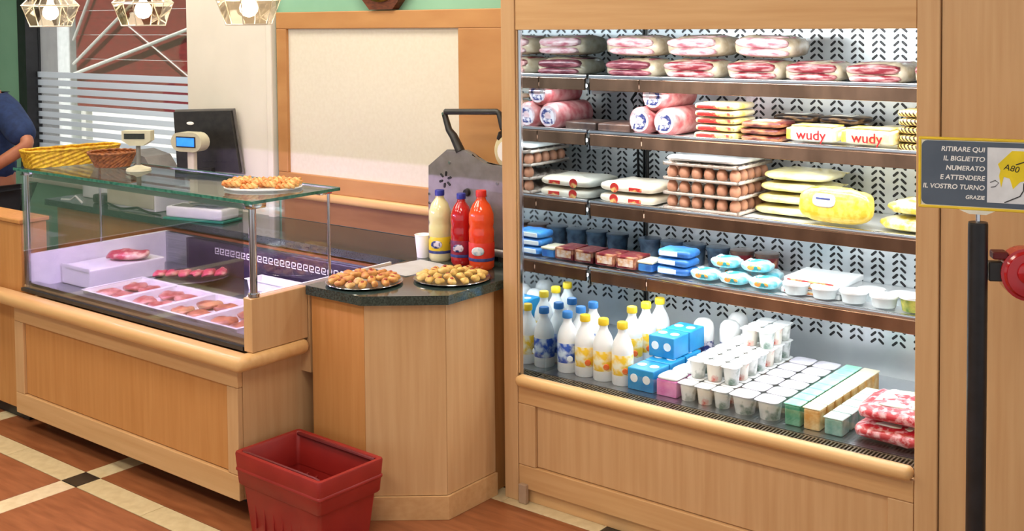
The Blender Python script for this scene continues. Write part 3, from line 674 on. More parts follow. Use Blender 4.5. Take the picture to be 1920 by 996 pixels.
# shelf 3: flat bread, eggs, pasta bags
z = SH[2]
BREAD = mat('flat_bread_wrap', (240, 234, 220), .3, 0, (226, 214, 190), 12, coat=.3)
br = flat(.27, .24, .040, BREAD, None, 15, None, .005)
for k in range(2):
    r = place('flatbread_pack', br, (-2.53, 4.0+.005*k, z+.002+.046*k), 'round-edged white flatbread pack between mirror and egg trays, %s of two' % ('lower', 'upper')[k], 'bread pack', 'flatbread packs on the third shelf')
    link('logo', G().lathe([(0, .0), (.02, 0), (.02, .003), (0, .003)], 16, (0, 0, 0), 'y').mesh('logo', REDPR), r, (-.05, -.119, .020)); link('logo', G().box(-.03, .03, -.002, .002, -.008, .008, .002).mesh('logo', REDPR), r, (.05, -.120, .018))
PULP = mat('grey_pulp', (206, 192, 180), .9, 0, (184, 168, 156), 60, bump=.3)
EGGM = mat('brown_eggshell', (184, 124, 94), .5, 0, (204, 152, 124), 14, sub=.1)
tr = G()
N = 12; nx_, ny_ = 37, 31; LX, LY = .33, .29
vs = [[None]*ny_ for _ in range(nx_)]
for i in range(nx_):
    for j in range(ny_):
        x = -LX/2+LX*i/(nx_-1); y = -LY/2+LY*j/(ny_-1); hgt = .010+.009*math.cos(2*math.pi*6*i/(nx_-1))*math.cos(2*math.pi*5*j/(ny_-1))
        vs[i][j] = tr.bm.verts.new((x, y, hgt))
for i in range(nx_-1):
    for j in range(ny_-1): tr.bm.faces.new((vs[i][j], vs[i+1][j], vs[i+1][j+1], vs[i][j+1]))
tr.box(-LX/2, LX/2, -LY/2, -LY/2+.006, .003, .014); tr.box(-LX/2, LX/2, LY/2-.006, LY/2, .003, .014); tr.box(-LX/2, -LX/2+.006, -LY/2, LY/2, .003, .014); tr.box(LX/2-.006, LX/2, -LY/2, LY/2, .003, .014)
trm = tr.mesh('egg_tray', PULP, 2)
egg = G().lathe([(0, 0), (.012, .002), (.0195, .010), (.022, .022), (.0195, .037), (.012, .048), (0, .053)], 14).mesh('egg', EGGM, 2)
ex, ey = -2.185, 4.03
for k in range(4):
    tz = z+.002+.058*k
    tag(link('egg_tray', trm, None, (ex, ey, tz)), 'grey pulp egg tray on third shelf, %s from the bottom of the stack' % ORD[k], 'egg tray', 'stacked egg trays')
    if k < 3:
        for i in range(6):
            for j in range(5):
                if j == 0 or i == 5 or (k == 2 and i == 0):
                    tag(link('egg', egg, None, (ex-LX/2+LX*(i+.5)/6, ey-LY/2+LY*(j+.5)/5, tz+.008)), 'brown egg in the %s layer of the stacked egg trays' % ('bottom', 'middle', 'top')[k], 'egg', 'eggs in the %s tray' % ('bottom', 'middle', 'top')[k])
o = link('egg_cover', G().pillow(.335, .29, .022, (0, 0, .011), 8, 4, 28, 8, .004, 2).mesh('egg_cover', FILMW, 2), None, (ex, ey, z+.195)); tag(o, 'crinkled white wrap covering the top egg tray', 'wrap')
PAS = mat('pale_yellow_pasta_bag', (232, 216, 120), .3, 0, (240, 234, 196), 12, coat=.4); PASG = mat('golden_pasta_bag', (226, 190, 50), .3, 0, (240, 214, 96), 46, lo=.4, hi=.6, bump=.4, coat=.4); PASW = mat('yellow_green_pasta_bag', (212, 196, 72), .3, 0, (244, 240, 214), 24, lo=.4, hi=.62, bump=.3, coat=.4)
pb = [('bag', G().pillow(.27, .24, .040, (0, 0, .020), 5, 2.6, 30, 10, .007, 31).mesh('bag', PAS, 2), []), ('seam', G().box(-.130, .130, .105, .128, .018, .022).mesh('seam', PAS), [])]
for k in range(4):
    place('pasta_bag', pb, (-1.880+.010*k, 4.088+.005*k, z+.003+.044*k), 'pale yellow pasta bag right of the eggs, %s from the bottom of its pile' % ORD[k], 'pasta bag', 'pale pasta bags on the third shelf', (0, 0, R((-3, 2, -2, 3)[k])))
pg = [('bag', G().pillow(.28, .075, .130, (0, 0, .065), 4, 3, 34, 14, .008, 41).mesh('bag', PASG, 2), []), ('label', G().pillow(.09, .010, .05, (-.03, -.036, .075), 6, 3).mesh('label', FILMW, 2), [('print', G().box(-.06, -.005, -.0425, -.0405, .078, .084).mesh('print', NAVY), [])])]
place('pasta_bag', pg, (-1.650, 3.905, z+.014), 'puffy golden pasta bag leaning against the pale bags', 'pasta bag', None, (R(-14), 0, R(-4)))
pw_ = [('bag', G().pillow(.27, .18, .050, (0, 0, .025), 4, 2.4, 30, 10, .009, 51).mesh('bag', PASW, 2), []), ('label', G().pillow(.06, .05, .004, (-.02, -.02, .044), 6, 3).mesh('label', NAVY, 2), [])]
for k in range(2):
    place('pasta_bag', pw_, (-1.365+.02*k, 3.985+.02*k, z+.004+.058*k), 'yellow green pasta bag at the right end of third shelf, %s of two' % ('lower', 'upper')[k], 'pasta bag', 'yellow green pasta bags on the third shelf', (0, 0, R(-5+9*k)))

# shelf 4: dark tubs, blue packs, cheese pouches, white trays, round tubs
z = SH[3]
DKR = mat('dark_red_carton', (112, 24, 34), .35, 0, (206, 150, 110), 20, lo=.5, hi=.68); CYN = mat('cyan_white_pouch', (226, 242, 244), .28, 0, (96, 190, 206), 16, lo=.42, hi=.62, coat=.4)
BLU = mat('blue_carton', (72, 148, 216), .35, 0, (40, 96, 172), 14); BLUL = mat('light_blue_carton', (40, 150, 206), .35, 0, (26, 126, 190), 12); DKN = mat('dark_navy_tub', (34, 46, 66), .35, 0, (72, 92, 110), 24)
WLID = mat('white_lid', (240, 242, 242), .3, 0, (226, 230, 232), 24); SPOT = mat('white_oval_print', (236, 244, 248), .45)
dk = [('carton', G().box(-.047, .047, -.06, .06, 0, .050, .004, 2).mesh('carton', DKR), []), ('front_label', G().box(-.036, .036, -.062, -.0598, .010, .040).mesh('front_label', mat('tan_label', (216, 160, 110), .5, 0, (236, 220, 210), 60)), [])]
for k in range(2):
    place('red_carton', dk, (-2.630+.102*k, 3.945, z+.013), 'dark red carton at the mirror end of the fourth shelf, %s the mirror' % ('against', 'second from')[k], 'carton', 'dark red cartons on the fourth shelf')
cb = [('tub', G().box(-.034, .034, -.05, .05, 0, .032, .006, 2).mesh('tub', BLU), []), ('lid', G().box(-.036, .036, -.052, .052, .032, .042, .004, 2).mesh('lid', mat('cream_lid', (232, 224, 190), .4)), [])]
place('square_tub', cb, (-2.438, 3.94, z+.013), 'small blue tub with cream lid between red cartons and blue packs', 'tub')
bp = [('pack', G().pillow(.15, .11, .034, (0, 0, .017), 6, 4, 24, 8, .003, 61).mesh('pack', BLU, 2), []), ('print', G().box(-.06, .02, -.057, -.052, .008, .026, .002).mesh('print', SPOT), [])]
for k in range(3):
    place('blue_pack', bp, (-2.318, 3.945+.005*k, z+.012+.034*k), 'bright blue food pack on the fourth shelf, %s of its stack' % ('bottom', 'middle', 'top')[k], 'food pack', 'blue packs on the fourth shelf', (0, 0, R((2, -4, 3)[k])))
po = [('pouch', G().pillow(.118, .10, .040, (0, 0, .020), 4, 3, 26, 10, .008, 71).mesh('pouch', CYN, 2), []), ('label', G().pillow(.06, .010, .020, (.01, -.046, .020), 5, 3, 16, 6).mesh('label', mat('orange_teal_label', (226, 150, 60), .4, 0, (30, 140, 150), 40, lo=.5, hi=.55), 2), []), ('top_label', G().pillow(.07, .05, .006, (0, 0, .039), 4, 3, 16, 6).mesh('top_label', mat('teal_top_label', (64, 176, 196), .4, 0, (236, 244, 244), 36, lo=.46, hi=.56), 2), [])]
k = 0
for (x, y, dz) in ((-2.18, 3.93, 0), (-2.055, 3.93, 0), (-1.93, 3.93, 0), (-2.12, 4.055, 0), (-1.985, 4.055, 0), (-2.12, 3.985, .046), (-1.99, 3.985, .046)):
    place('cheese_pouch', po, (x, y, z+.012+dz), 'white and turquoise cheese pouch, %s on the fourth shelf' % ['front left', 'front middle', 'front right', 'back left', 'back right', 'upper left', 'upper right'][k], 'cheese pouch', 'cheese pouches on the fourth shelf', (0, 0, R(k*37 % 12-6))); k += 1
wt = [('tray', G().box(-.115, .115, -.10, .10, 0, .020, .004, 2).mesh('tray', WLID), []), ('edge_print', G().box(-.10, .08, -.1018, -.0998, .005, .014).mesh('edge_print', REDPR), [])]
for k in range(3):
    place('white_tray', wt, (-1.755+.006*k, 4.035, z+.003+.021*k), 'flat white food tray beyond the cheese pouches, %s of three' % ('bottom', 'middle', 'top')[k], 'food tray', 'white trays on the fourth shelf')
def tub(rad, h, body, lid):
    return [('cup', G().lathe([(0, 0), (rad*.8, 0), (rad*.93, h*.85), (0, h*.85)], 20).mesh('cup', body, 1), []), ('lid', G().lathe([(0, h*.84), (rad, h*.84), (rad, h), (rad*.93, h+.001), (0, h-.001)], 20).mesh('lid', lid, 1), [])]
rt = tub(.050, .040, mat('pale_cup', (214, 222, 224), .35), WLID)
for k, x in enumerate((-1.80, -1.69, -1.58, -1.47)):
    place('round_tub', rt, (x, 3.918, z+.013), 'low round tub with white lid on the fourth shelf front edge, %s from left' % ORD[k], 'tub', 'round tubs on the fourth shelf')
place('round_tub', tub(.050, .052, mat('green_cup', (96, 128, 44), .4, 0, (200, 190, 90), 30), WLID), (-1.365, 3.92, z+.013), 'round tub with olive green side and white lid on fourth shelf', 'tub')
for k, x in enumerate((-1.56, -1.44)):
    place('round_tub', rt, (x, 4.03, z+.001), 'low round white tub in the second row of the fourth shelf, %s one' % ('left', 'right')[k], 'tub', 'round tubs on the fourth shelf')
dn = tub(.05, .085, DKN, DKN)
dr = tub(.05, .085, DKR, DBROWN)
for k in range(6):
    place('dark_tub', dn if k < 4 else dr, (-2.60+.11*k, 4.19, z+.001), '%s tub in the back row of the fourth shelf, %s from the mirror' % ('dark navy' if k < 4 else 'dark red', ORD[k]), 'tub', 'dark tubs at the back of the fourth shelf')

# bottom deck: milk bottles, cartons, yogurts, bags
z = .4685
MILK = mat('milk_bottle', (238, 240, 240), .3, 0, (226, 230, 232), 10, sub=.15); YCAP = mat('yellow_cap', (240, 206, 40), .4); BCAP = mat('blue_cap', (50, 126, 200), .4)
def lblmat(name, a, b): return mat(name, a, .45, 0, b, 26, (1, 1, 1), .45, .6)
YL = lblmat('yellow_milk_label', (238, 196, 44), (236, 232, 206)); BL = lblmat('blue_milk_label', (44, 86, 184), (206, 222, 240)); ORG = mat('orange_print', (222, 104, 40), .5)
def milk(lab, cap):
    b = G().lathe([(0, 0), (.038, 0), (.0412, .006), (.0412, .128), (.040, .142), (.032, .168), (.019, .192), (.0165, .200), (.0165, .214), (0, .214)], 24).mesh('bottle', MILK, 1)
    c = G().lathe([(0, .212), (.020, .212), (.021, .216), (.0205, .234), (.018, .237), (0, .237)], 20).mesh('cap', cap, 1)
    l = G().lathe([(.0414, .040), (.0418, .041), (.0418, .116), (.0414, .117)], 24).mesh('label', lab, 1)
    f = G().lathe([(0, .0), (.013, .0), (.010, .003), (0, .004)], 14, (.012, -.0398, .058), 'y').mesh('print', ORG if lab is YL else SPOT, 1)
    return [('bottle', b, []), ('cap', c, []), ('label', l, [('print', f, [])])]
my, mb = milk(YL, YCAP), milk(BL, BCAP)
for sp, x, y, lb in ((mb, -2.625, 3.615, 'blue label milk bottle nearest the grille, beside the mirror'), (mb, -2.628, 3.71, 'blue cap milk bottle behind the front blue label bottle'), (mb, -2.63, 3.80, 'blue cap milk bottle, third back along the mirror'),
        (my, -2.540, 3.615, 'yellow label milk bottle in front row next to the blue label bottle'), (my, -2.452, 3.612, 'yellow label milk bottle in the middle of the front row'), (my, -2.364, 3.610, 'yellow label milk bottle at the right end of the front row'),
        (my, -2.462, 3.83, 'yellow label milk bottle in back column, nearest the front row'), (my, -2.455, 3.925, 'yellow label milk bottle in back column, middle one'), (my, -2.448, 4.02, 'yellow label milk bottle in back column, nearest the back wall')):
    place('milk_bottle', sp, (x, y, z), lb, 'milk bottle', 'milk bottles on the fridge deck', (0, 0, R(30)))
def multi(w, d, h, m, lid=None):
    sp = [('box', G().box(-w/2, w/2, -d/2, d/2, 0, h, .004, 2).mesh('box', m), [])]
    for i in (-1, 1):
        sp.append(('oval_print', G().lathe([(0, 0), (.018, 0), (.018, .0012), (0, .0012)], 16, (i*w*.24, 0, h)).mesh('oval_print', SPOT), []))
        sp.append(('oval_print', G().lathe([(0, 0), (.016, 0), (.016, .0012), (0, .0012)], 16, (i*w*.24, -d/2, h*.55), 'y').mesh('oval_print', SPOT), []))
    return sp
bx = multi(.112, .115, .082, BLUL)
for k, (y, dz, lb) in enumerate(((3.63, 0, 'bottom layer at the front'), (3.752, 0, 'bottom layer, second from the front'), (3.874, 0, 'bottom layer, third from the front'), (3.80, .083, 'upper layer, front one'), (3.922, .083, 'upper layer, back one'))):
    place('blue_carton', bx, (-2.262-.012*(dz > 0), y, z+dz), 'sky blue multipack carton right of the milk bottles, %s' % lb, 'carton', 'sky blue multipack cartons')
DOME = mat('white_dome', (244, 244, 242), .35)
dm = [('can', G().lathe([(0, 0), (.040, 0), (.040, .095), (0, .095)], 22).mesh('can', NAVYB, 1), []), ('dome_cap', G().lathe([(.0415, .093), (.042, .098), (.042, .140), (.038, .160), (.026, .174), (0, .180)], 22).mesh('dome_cap', DOME, 1), [])]
for x, y, lb in ((-2.255, 4.04, 'left one, beside the blue cartons'), (-2.155, 4.075, 'middle one of three'), (-2.185, 4.20, 'the one closest to the back wall')):
    place('cream_can', dm, (x, y, z), 'navy can with a big white dome cap, %s' % lb, 'can', 'dome capped cans on the fridge deck')
PINK = mat('pink_carton', (206, 100, 168), .4, 0, (226, 150, 200), 20)
pk = [('box', G().box(-.042, .042, -.048, .048, 0, .060, .003, 2).mesh('box', PINK), []), ('foil_lid', G().pillow(.088, .10, .018, (0, 0, .066), 6, 3, 20, 6, .002).mesh('foil_lid', WLID, 2), [])]
for k in range(4):
    place('pink_yogurt_pack', pk, (-2.152, 3.625+.103*k, z), 'pink yogurt pack with white foil top, %s from the grille' % ORD[k], 'yogurt pack', 'pink yogurt packs')
CUPW = mat('white_yogurt_cup', (226, 228, 224), .35, 0, (170, 176, 170), 30, lo=.5, hi=.62); CUPR = mat('fruit_print_cup', (224, 218, 206), .35, 0, (206, 96, 84), 22, lo=.55, hi=.68); CUPG = mat('grey_print_cup', (210, 214, 212), .35, 0, (104, 128, 116), 24, lo=.5, hi=.65)
def yog(m, lid, s=.033, h=.066):
    c = G().lathe([(0, 0), (s*.74, 0), (s*.94, h*.94), (0, h*.94)], 14).mesh('cup', m, 1)
    l = G().pillow(s*2.06, s*2.06, .006, (0, 0, h*.955), 5, 3, 16, 6).mesh('foil_lid', lid, 2)
    return [('cup', c, []), ('foil_lid', l, [])]
ys3 = [yog(CUPW, WLID), yog(CUPR, WLID), yog(CUPG, WLID)]
rowsn = 8
for c, x in enumerate((-2.072, -2.003, -1.934)):
    for j in range(rowsn):
        y = 3.60+.070*j
        for l in range(1 if j == 0 else 2 if j < 5 else 3):
            if c == 0 and l == 2: continue
            place('yogurt_cup', ys3[(c+j*2+l) % 3], (x, y, z+.0675*l), 'white yogurt cup, row %s from the grille, %s column, %s layer' % (ORD[j], ('left', 'middle', 'right')[c], ('bottom', 'second', 'third')[l]), 'yogurt cup', 'white yogurt cups stacked on the fridge deck')
LIL = mat('lilac_foil', (232, 230, 240), .3, 0, (214, 208, 226), 22)
big = yog(CUPG, LIL, .0455, .070)
for c, x in enumerate((-1.846, -1.750)):
    for j in range(6):
        place('yogurt_tub', big, (x, 3.60+.096*j, z), 'wide yogurt tub with pale lilac foil lid, %s column, %s from the grille' % (('left', 'right')[c], ORD[j]), 'yogurt tub', 'lilac lidded yogurt tubs')
GRL = mat('mint_foil', (142, 222, 198), .3, 0, (198, 238, 224), 18); CRL = mat('cream_foil', (238, 232, 206), .3, 0, (226, 216, 178), 18); GRC = mat('green_cup_side', (46, 140, 108), .4, 0, (120, 180, 150), 26); ORC = mat('amber_cup_side', (206, 146, 66), .4, 0, (232, 206, 150), 26)
def square(m, lid, w=.062, h=.076):
    return [('cup', G().box(-w*.46, w*.46, -w*.46, w*.46, 0, h-.005, .006, 2).mesh('cup', m), []), ('foil_lid', G().box(-w*.5, w*.5, -w*.5, w*.5, h-.005, h, .002, 1).mesh('foil_lid', lid), [])]
sg, so_ = square(GRC, GRL), square(ORC, CRL)
for j in range(8):
    place('mint_yogurt', sg, (-1.655, 3.60+.0685*j, z), 'square yogurt cup with mint green lid, %s from the grille' % ORD[j], 'yogurt cup', 'mint lidded yogurt cups')
    place('cream_yogurt', so_, (-1.586, 3.60+.0685*j, z), 'square amber yogurt cup with cream lid, %s from the grille' % ORD[j], 'yogurt cup', 'cream lidded yogurt cups')
PAL = mat('pale_aqua_foil', (206, 230, 226), .3, 0, (182, 214, 210), 18); TEAL = mat('teal_cup_side', (98, 160, 150), .4, 0, (160, 200, 190), 26)
st = square(TEAL, PAL, .069, .060)
for j in range(5):
    place('aqua_yogurt', st, (-1.508, 3.60+.077*j, z), 'low square cup with pale aqua lid, %s from the grille' % ORD[j], 'yogurt cup', 'aqua lidded cups')
REDB = mat('red_net_bag', (196, 36, 52), .35, 0, (240, 190, 196), 40, lo=.48, hi=.62, bump=.4, coat=.3); CLB = mat('clear_salad_bag', (232, 236, 226), .25, 0, (206, 220, 170), 14, lo=.5, hi=.75, coat=.4)
rb = [('bag', G().pillow(.25, .27, .056, (0, 0, .026), 5, 2.6, 30, 10, .010, 81).mesh('bag', REDB, 2), []), ('window', G().pillow(.17, .19, .012, (0, .01, .049), 4, 2.4, 24, 6, .003, 82).mesh('window', CLB, 2), [])]
for k in range(2):
    place('red_bag', rb, (-1.322, 3.690+.012*k, z+.006+.064*k), 'red and white bagged food at the right end of the deck, %s of two' % ('lower', 'upper')[k], 'food bag', 'red bags on the fridge deck', (0, 0, R(-4+7*k)))
place('cream_bag', [('bag', G().pillow(.13, .09, .12, (0, 0, .06), 3, 2.4, 24, 12, .008, 91).mesh('bag', mat('cream_orange_bag', (242, 234, 214), .3, 0, (226, 160, 80), 14, lo=.55, hi=.75), 2), []), ('seal', G().box(-.05, .05, -.004, .004, .112, .132, .002).mesh('seal', FILMW), [])], (-1.30, 4.05, z+.002), 'cream and orange bag standing behind the red bags', 'food bag')

# ================================================================== on the granite counter
ZT = .8465
BAKE = [mat('baked_golden', (232, 180, 96), .5, 0, (160, 88, 36), 30, bump=.4), mat('baked_brown', (168, 92, 42), .5, 0, (226, 170, 92), 26, bump=.4), mat('baked_pale', (242, 208, 140), .5, 0, (176, 108, 50), 30, bump=.4)]
BAKEP = [mat('cheesy_golden', (236, 200, 112), .5, 0, (168, 118, 50), 30, bump=.4), mat('cheesy_pale', (240, 208, 132), .5, 0, (196, 140, 64), 26, bump=.4)]
TOM = mat('tomato_topping', (178, 62, 30), .4, 0, (120, 40, 24), 30)
def snack_meshes(mats, n=5):
    out = []
    for k in range(n):
        g = G().pillow(.040+.010*(k % 2), .030, .024, (0, 0, .012), 3, 2.2, 14, 7, .008, 100+k)
        me = g.mesh('pastry', mats[k % len(mats)], 2); out.append(me)
    return out
TOPM = G().pillow(.018, .014, .008, (0, 0, .024), 2.5, 2.2, 10, 5).mesh('topping', TOM, 2)
def pastry_tray(cx, cy, rad, mats, lab, lab2, n_rings, seed):
    rnd = random.Random(seed)
    t = place('round_tray', [('plate', G().lathe([(0, 0), (rad*.9, 0), (rad, .008), (rad-.003, .010), (rad*.88, .003), (0, .003)], 40).mesh('plate', STEEL, 1), []), ('rim', G().tube([(rad*math.cos(2*math.pi*k/40), rad*math.sin(2*math.pi*k/40), .009) for k in range(40)], .002, 6, True).mesh('rim', CHROME, 1), [])], (cx, cy, ZT), lab, 'tray', 'round trays on the granite counter')
    ms = snack_meshes(mats)
    for ring in range(n_rings):
        rr = rad*.78*(1-ring/(n_rings-.2)); cnt = max(1, int(2*math.pi*rr/.046))
        for k in range(cnt):
            a = 2*math.pi*(k+.3*ring)/cnt
            o = link('pastry', ms[rnd.randrange(5)], None, (cx+rr*math.cos(a), cy+rr*math.sin(a), ZT+.0065+.013*(ring > 0)*min(ring, 2)*.6), (R(rnd.uniform(-10, 10)), R(rnd.uniform(-10, 10)), a+rnd.uniform(-.6, .6)))
            tag(o, lab2 % ('outer ring', 'inner ring', 'centre')[ring], 'pastry', lab2.split(',')[0]+' pieces, '+('outer ring', 'inner ring', 'centre')[ring])
            if rnd.random() < .5: link('topping', TOPM, o)
pastry_tray(-3.183, 3.052, .148, BAKE, 'round metal tray of brown savoury pastries nearest the deli case', 'small brown savoury pastry, %s of the round tray nearest the deli case', 3, 1)
pastry_tray(-2.952, 3.302, .150, BAKEP, 'round metal tray of golden savoury pastries nearest the fridge', 'small golden savoury pastry, %s of the round tray nearest the fridge', 3, 2)
pp = G(); n = 9; pvs = [[pp.bm.verts.new((-3.33+.20*i/(n-1)+.03*j/(n-1), 3.245+.245*j/(n-1)-.02*i/(n-1), ZT+.002+.004*abs(noise.noise(Vector((i*.6, j*.6, 1)))))) for j in range(n)] for i in range(n)]
for i in range(n-1):
    for j in range(n-1): pp.bm.faces.new((pvs[i][j], pvs[i+1][j], pvs[i+1][j+1], pvs[i][j+1]))
r_ = bmesh.ops.solidify(pp.bm, geom=pp.bm.faces[:], thickness=.001)
tag(link('paper_sheet', pp.mesh('paper_sheet', PAPER, 2)), 'white paper sheet lying between the two pastry trays', 'paper')
cup = G().lathe([(0, 0), (.026, 0), (.0345, .094), (.0365, .096), (.0355, .098), (.033, .095), (.0245, .003), (0, .003)], 28).mesh('paper_cup', PAPER, 1)
tag(link('paper_cup', cup, None, (-3.335, 3.545, ZT)), 'white paper cup standing left of the drink bottles', 'cup')
def soda(col, col2, cap, lab, h, rad, label_sub):
    s = h/.30
    liq = mat('drink_'+label_sub[0], col, .12, 0, col2, 10, coat=.6, sub=.2)
    b = G().lathe([(0, .004), (rad*.85, 0), (rad, .012), (rad, .07*s), (rad*.9, .09*s), (rad, .11*s), (rad, .15*s), (rad*.93, .165*s), (rad, .18*s), (rad*.97, .215*s), (rad*.72, .248*s), (rad*.40, .268*s), (rad*.36, .275*s), (rad*.36, .285*s), (0, .285*s)], 26).mesh('bottle', liq, 1)
    c = G().lathe([(0, .281*s), (rad*.42, .281*s), (rad*.42, .302*s), (rad*.38, .305*s), (0, .305*s)], 20).mesh('cap', cap, 1)
    l = G().lathe([(rad*1.01, .035*s), (rad*1.02, .036*s), (rad*1.02, .105*s), (rad*1.01, .106*s)], 26).mesh('label', lab, 1)
    band = G().lathe([(rad*1.025, .035*s), (rad*1.03, .036*s), (rad*1.03, .046*s), (rad*1.025, .047*s)], 26).mesh('label_band', NAVY, 1)
    blotch = G().pillow(rad*1.0, .008, .035*s, (-rad*.2, -rad*1.0, .075*s), 3, 2.2, 18, 6).mesh('label_mark', label_sub[1], 2)
    return [('bottle', b, []), ('cap', c, []), ('label', l, [('label_band', band, []), ('label_mark', blotch, [])])]
CAPB = mat('dark_blue_cap', (34, 44, 150), .4); CAPR = mat('red_cap', (214, 40, 34), .4)
place('drink_bottle', soda((222, 214, 150), (232, 226, 178), CAPB, mat('yellow_navy_label', (226, 196, 40), .4, 0, (50, 54, 110), 14, lo=.52, hi=.58), .293, .048, ('lemon', NAVYB)), (-3.235, 3.545, ZT), 'pale lemon drink bottle with blue cap beside the paper cup', 'bottle', 'drink bottles on the counter', (0, 0, R(35)))
place('drink_bottle', soda((168, 16, 24), (190, 30, 34), CAPB, mat('dark_red_label', (150, 24, 50), .4, 0, (90, 22, 60), 20), .290, .046, ('cherry', NAVYB)), (-3.110, 3.540, ZT), 'dark red drink bottle with blue cap between the other two bottles', 'bottle', 'drink bottles on the counter', (0, 0, R(35)))
place('drink_bottle', soda((226, 62, 28), (238, 92, 40), CAPR, mat('red_blue_label', (206, 44, 34), .4, 0, (214, 60, 44), 20), .315, .052, ('orange', mat('pale_blue_mark', (150, 190, 214), .4, 0, (240, 240, 240), 60))), (-2.985, 3.52, ZT), 'orange red drink bottle with red cap beside the fridge', 'bottle', 'drink bottles on the counter', (0, 0, R(35)))
def slicer():
    r = thing('meat_slicer', 'grey metal meat slicer with black handle on the granite worktop', 'meat slicer', (-3.18, 3.70, ZT))
    y0, y1 = 3.655, 3.685
    out = [(-3.41, .90), (-3.405, 1.222), (-3.295, 1.300), (-3.185, 1.304), (-3.150, 1.290), (-3.110, 1.262), (-3.085, 1.252), (-2.975, 1.252), (-2.975, .90)]
    g = G().prism_y(out, y0, y1); es = [e for e in g.bm.edges if abs(e.verts[0].co.y-e.verts[1].co.y) < 1e-6]; bmesh.ops.bevel(g.bm, geom=es, offset=.006, segments=2, affect='EDGES')
    p = part('side_plate', g, ALU, r, 1)
    for k in range(6):
        a = R(60*k+20); cx, cz = -3.300+.026*math.cos(a), 1.170+.026*math.sin(a)
        q = part('vent_slot', G().box(-.011, .011, -.001, .002, -.005, .005, .003, 1), BLACK, p, False, False); q.location = (cx+3.18, y0-3.70-.001, cz-ZT); q.rotation_euler = (0, -a, 0)
    part('knob', G().lathe([(0, .014), (.014, .014), (.017, .004), (.017, 0)], 18, (-3.175, y0, 1.125), 'y'), BLACKP, p, 1)
    for x, zz in ((-3.275, 1.245), (-3.395, 1.10), (-3.395, 1.06), (-3.01, 1.175), (-3.075, 1.12)):
        part('screw', G().lathe([(0, .004), (.006, .004), (.007, 0)], 10, (x, y0, zz), 'y'), CHROME, p, 1)
    part('base', G().box(-3.42, -2.97, 3.645, 3.83, ZT+.02, .90, .012, 3), ALU, r, 1)
    for x in (-3.39, -3.0):
        for y in (3.665, 3.81): part('foot', G().cyl(.014, ZT, ZT+.022, 12, (x, y, 0)), BLACKP, r, 1)
    part('motor_housing', G().box(-3.38, -3.02, 3.686, 3.80, .90, 1.14, .02, 3), ALU, r, 1)
    part('blade_cover', G().lathe([(0, .030), (.062, .030), (.078, .018), (.080, 0), (0, 0)], 32, (-2.960, 3.69, 1.312), 'y'), mat('ivory_ring', (214, 202, 160), .35), r, 1)
    part('blade_hub', G().lathe([(0, .008), (.046, .008), (.048, 0)], 28, (-2.960, 3.66, 1.312), 'y'), WHITEP, r, 1)
    h = part('handle', G().tube([(-3.225, 3.67, 1.295), (-3.265, 3.67, 1.36), (-3.290, 3.67, 1.385), (-3.315, 3.67, 1.452), (-3.31, 3.67, 1.462), (-3.02, 3.67, 1.474), (-3.008, 3.67, 1.468), (-2.99, 3.67, 1.405), (-2.995, 3.67, 1.385), (-3.01, 3.67, 1.36)], [.021, .018, .015, .013, .013, .013, .013, .013, .016, .012], 12), BLACKP, r, 1)
    part('bolt', G().lathe([(0, .016), (.006, .016), (.007, .012)], 10, (-3.312, 3.67, 1.455), 'y'), CHROME, h, 1)
slicer()

# ================================================================== in the deli case
def tray_mesh(w, d, h, m, t=.006):
    g = G()
    def ring(a, b, z): return [g.bm.verts.new((sx*a, sy*b, z)) for sx, sy in ((-1, -1), (1, -1), (1, 1), (-1, 1))]
    L = [ring(w/2-.014, d/2-.014, 0), ring(w/2-.008, d/2-.008, h-.003), ring(w/2, d/2, h-.003), ring(w/2, d/2, h), ring(w/2-.012, d/2-.012, h), ring(w/2-.018, d/2-.018, .004)]
    for A, B in zip(L, L[1:]):
        for k in range(4): g.bm.faces.new((A[k], A[(k+1) % 4], B[(k+1) % 4], B[k]))
    g.bm.faces.new(L[0]); g.bm.faces.new(L[-1])
    return g.mesh('meat_tray', m)
RAW = [mat('raw_pink_meat', (170, 84, 76), .35, 0, (214, 156, 142), 24, lo=.42, hi=.64, coat=.2), mat('cooked_pale_meat', (190, 122, 86), .4, 0, (140, 76, 56), 26, lo=.42, hi=.64), mat('red_marbled_meat', (188, 70, 84), .35, 0, (236, 200, 184), 18, lo=.48, hi=.64, coat=.2)]
tm = tray_mesh(.272, .315, .040, WHITEP)
kinds = [('pinkish cutlets', RAW[0]), ('breaded pale cutlets', RAW[0]), ('golden brown cutlets', RAW[1]), ('brown cooked pieces', RAW[1])]
DZ = .6455
for k, x in enumerate((-4.485, -4.210, -3.935, -3.660)):
    tag(link('meat_tray', tm, None, (x, 2.862, DZ)), 'white plastic tray in the deli case front row, %s from the left' % ORD[k], 'tray', 'white meat trays in the deli case')
    for j in range(4):
        me = G().pillow(.100, .110-.008*(j % 2), .028, (0, 0, .013), 2.4, 2.3, 22, 8, .010, 200+k*5+j).mesh('meat_cut', kinds[k][1], 2)
        o = link('meat_cut', me, None, (x-.057+.114*(j % 2), 2.795+.135*(j//2), DZ+.0075), (0, 0, R(k*31+j*47)))
        tag(o, 'piece of %s in the %s front tray from left, %s' % (kinds[k][0].split(' ', 1)[0]+' meat', ORD[k], ('near left', 'near right', 'far left', 'far right')[j]), 'meat', 'meat pieces in the white trays')
front = link('price_ledge', G().prism([(0, 0), (1.55, 0), (1.55, .035), (0, .035)], 0, .030).mesh('price_ledge', STEEL), None, (-4.97, 2.662, DZ)); tag(front, 'low steel ledge along the inside of the deli glass', 'ledge')
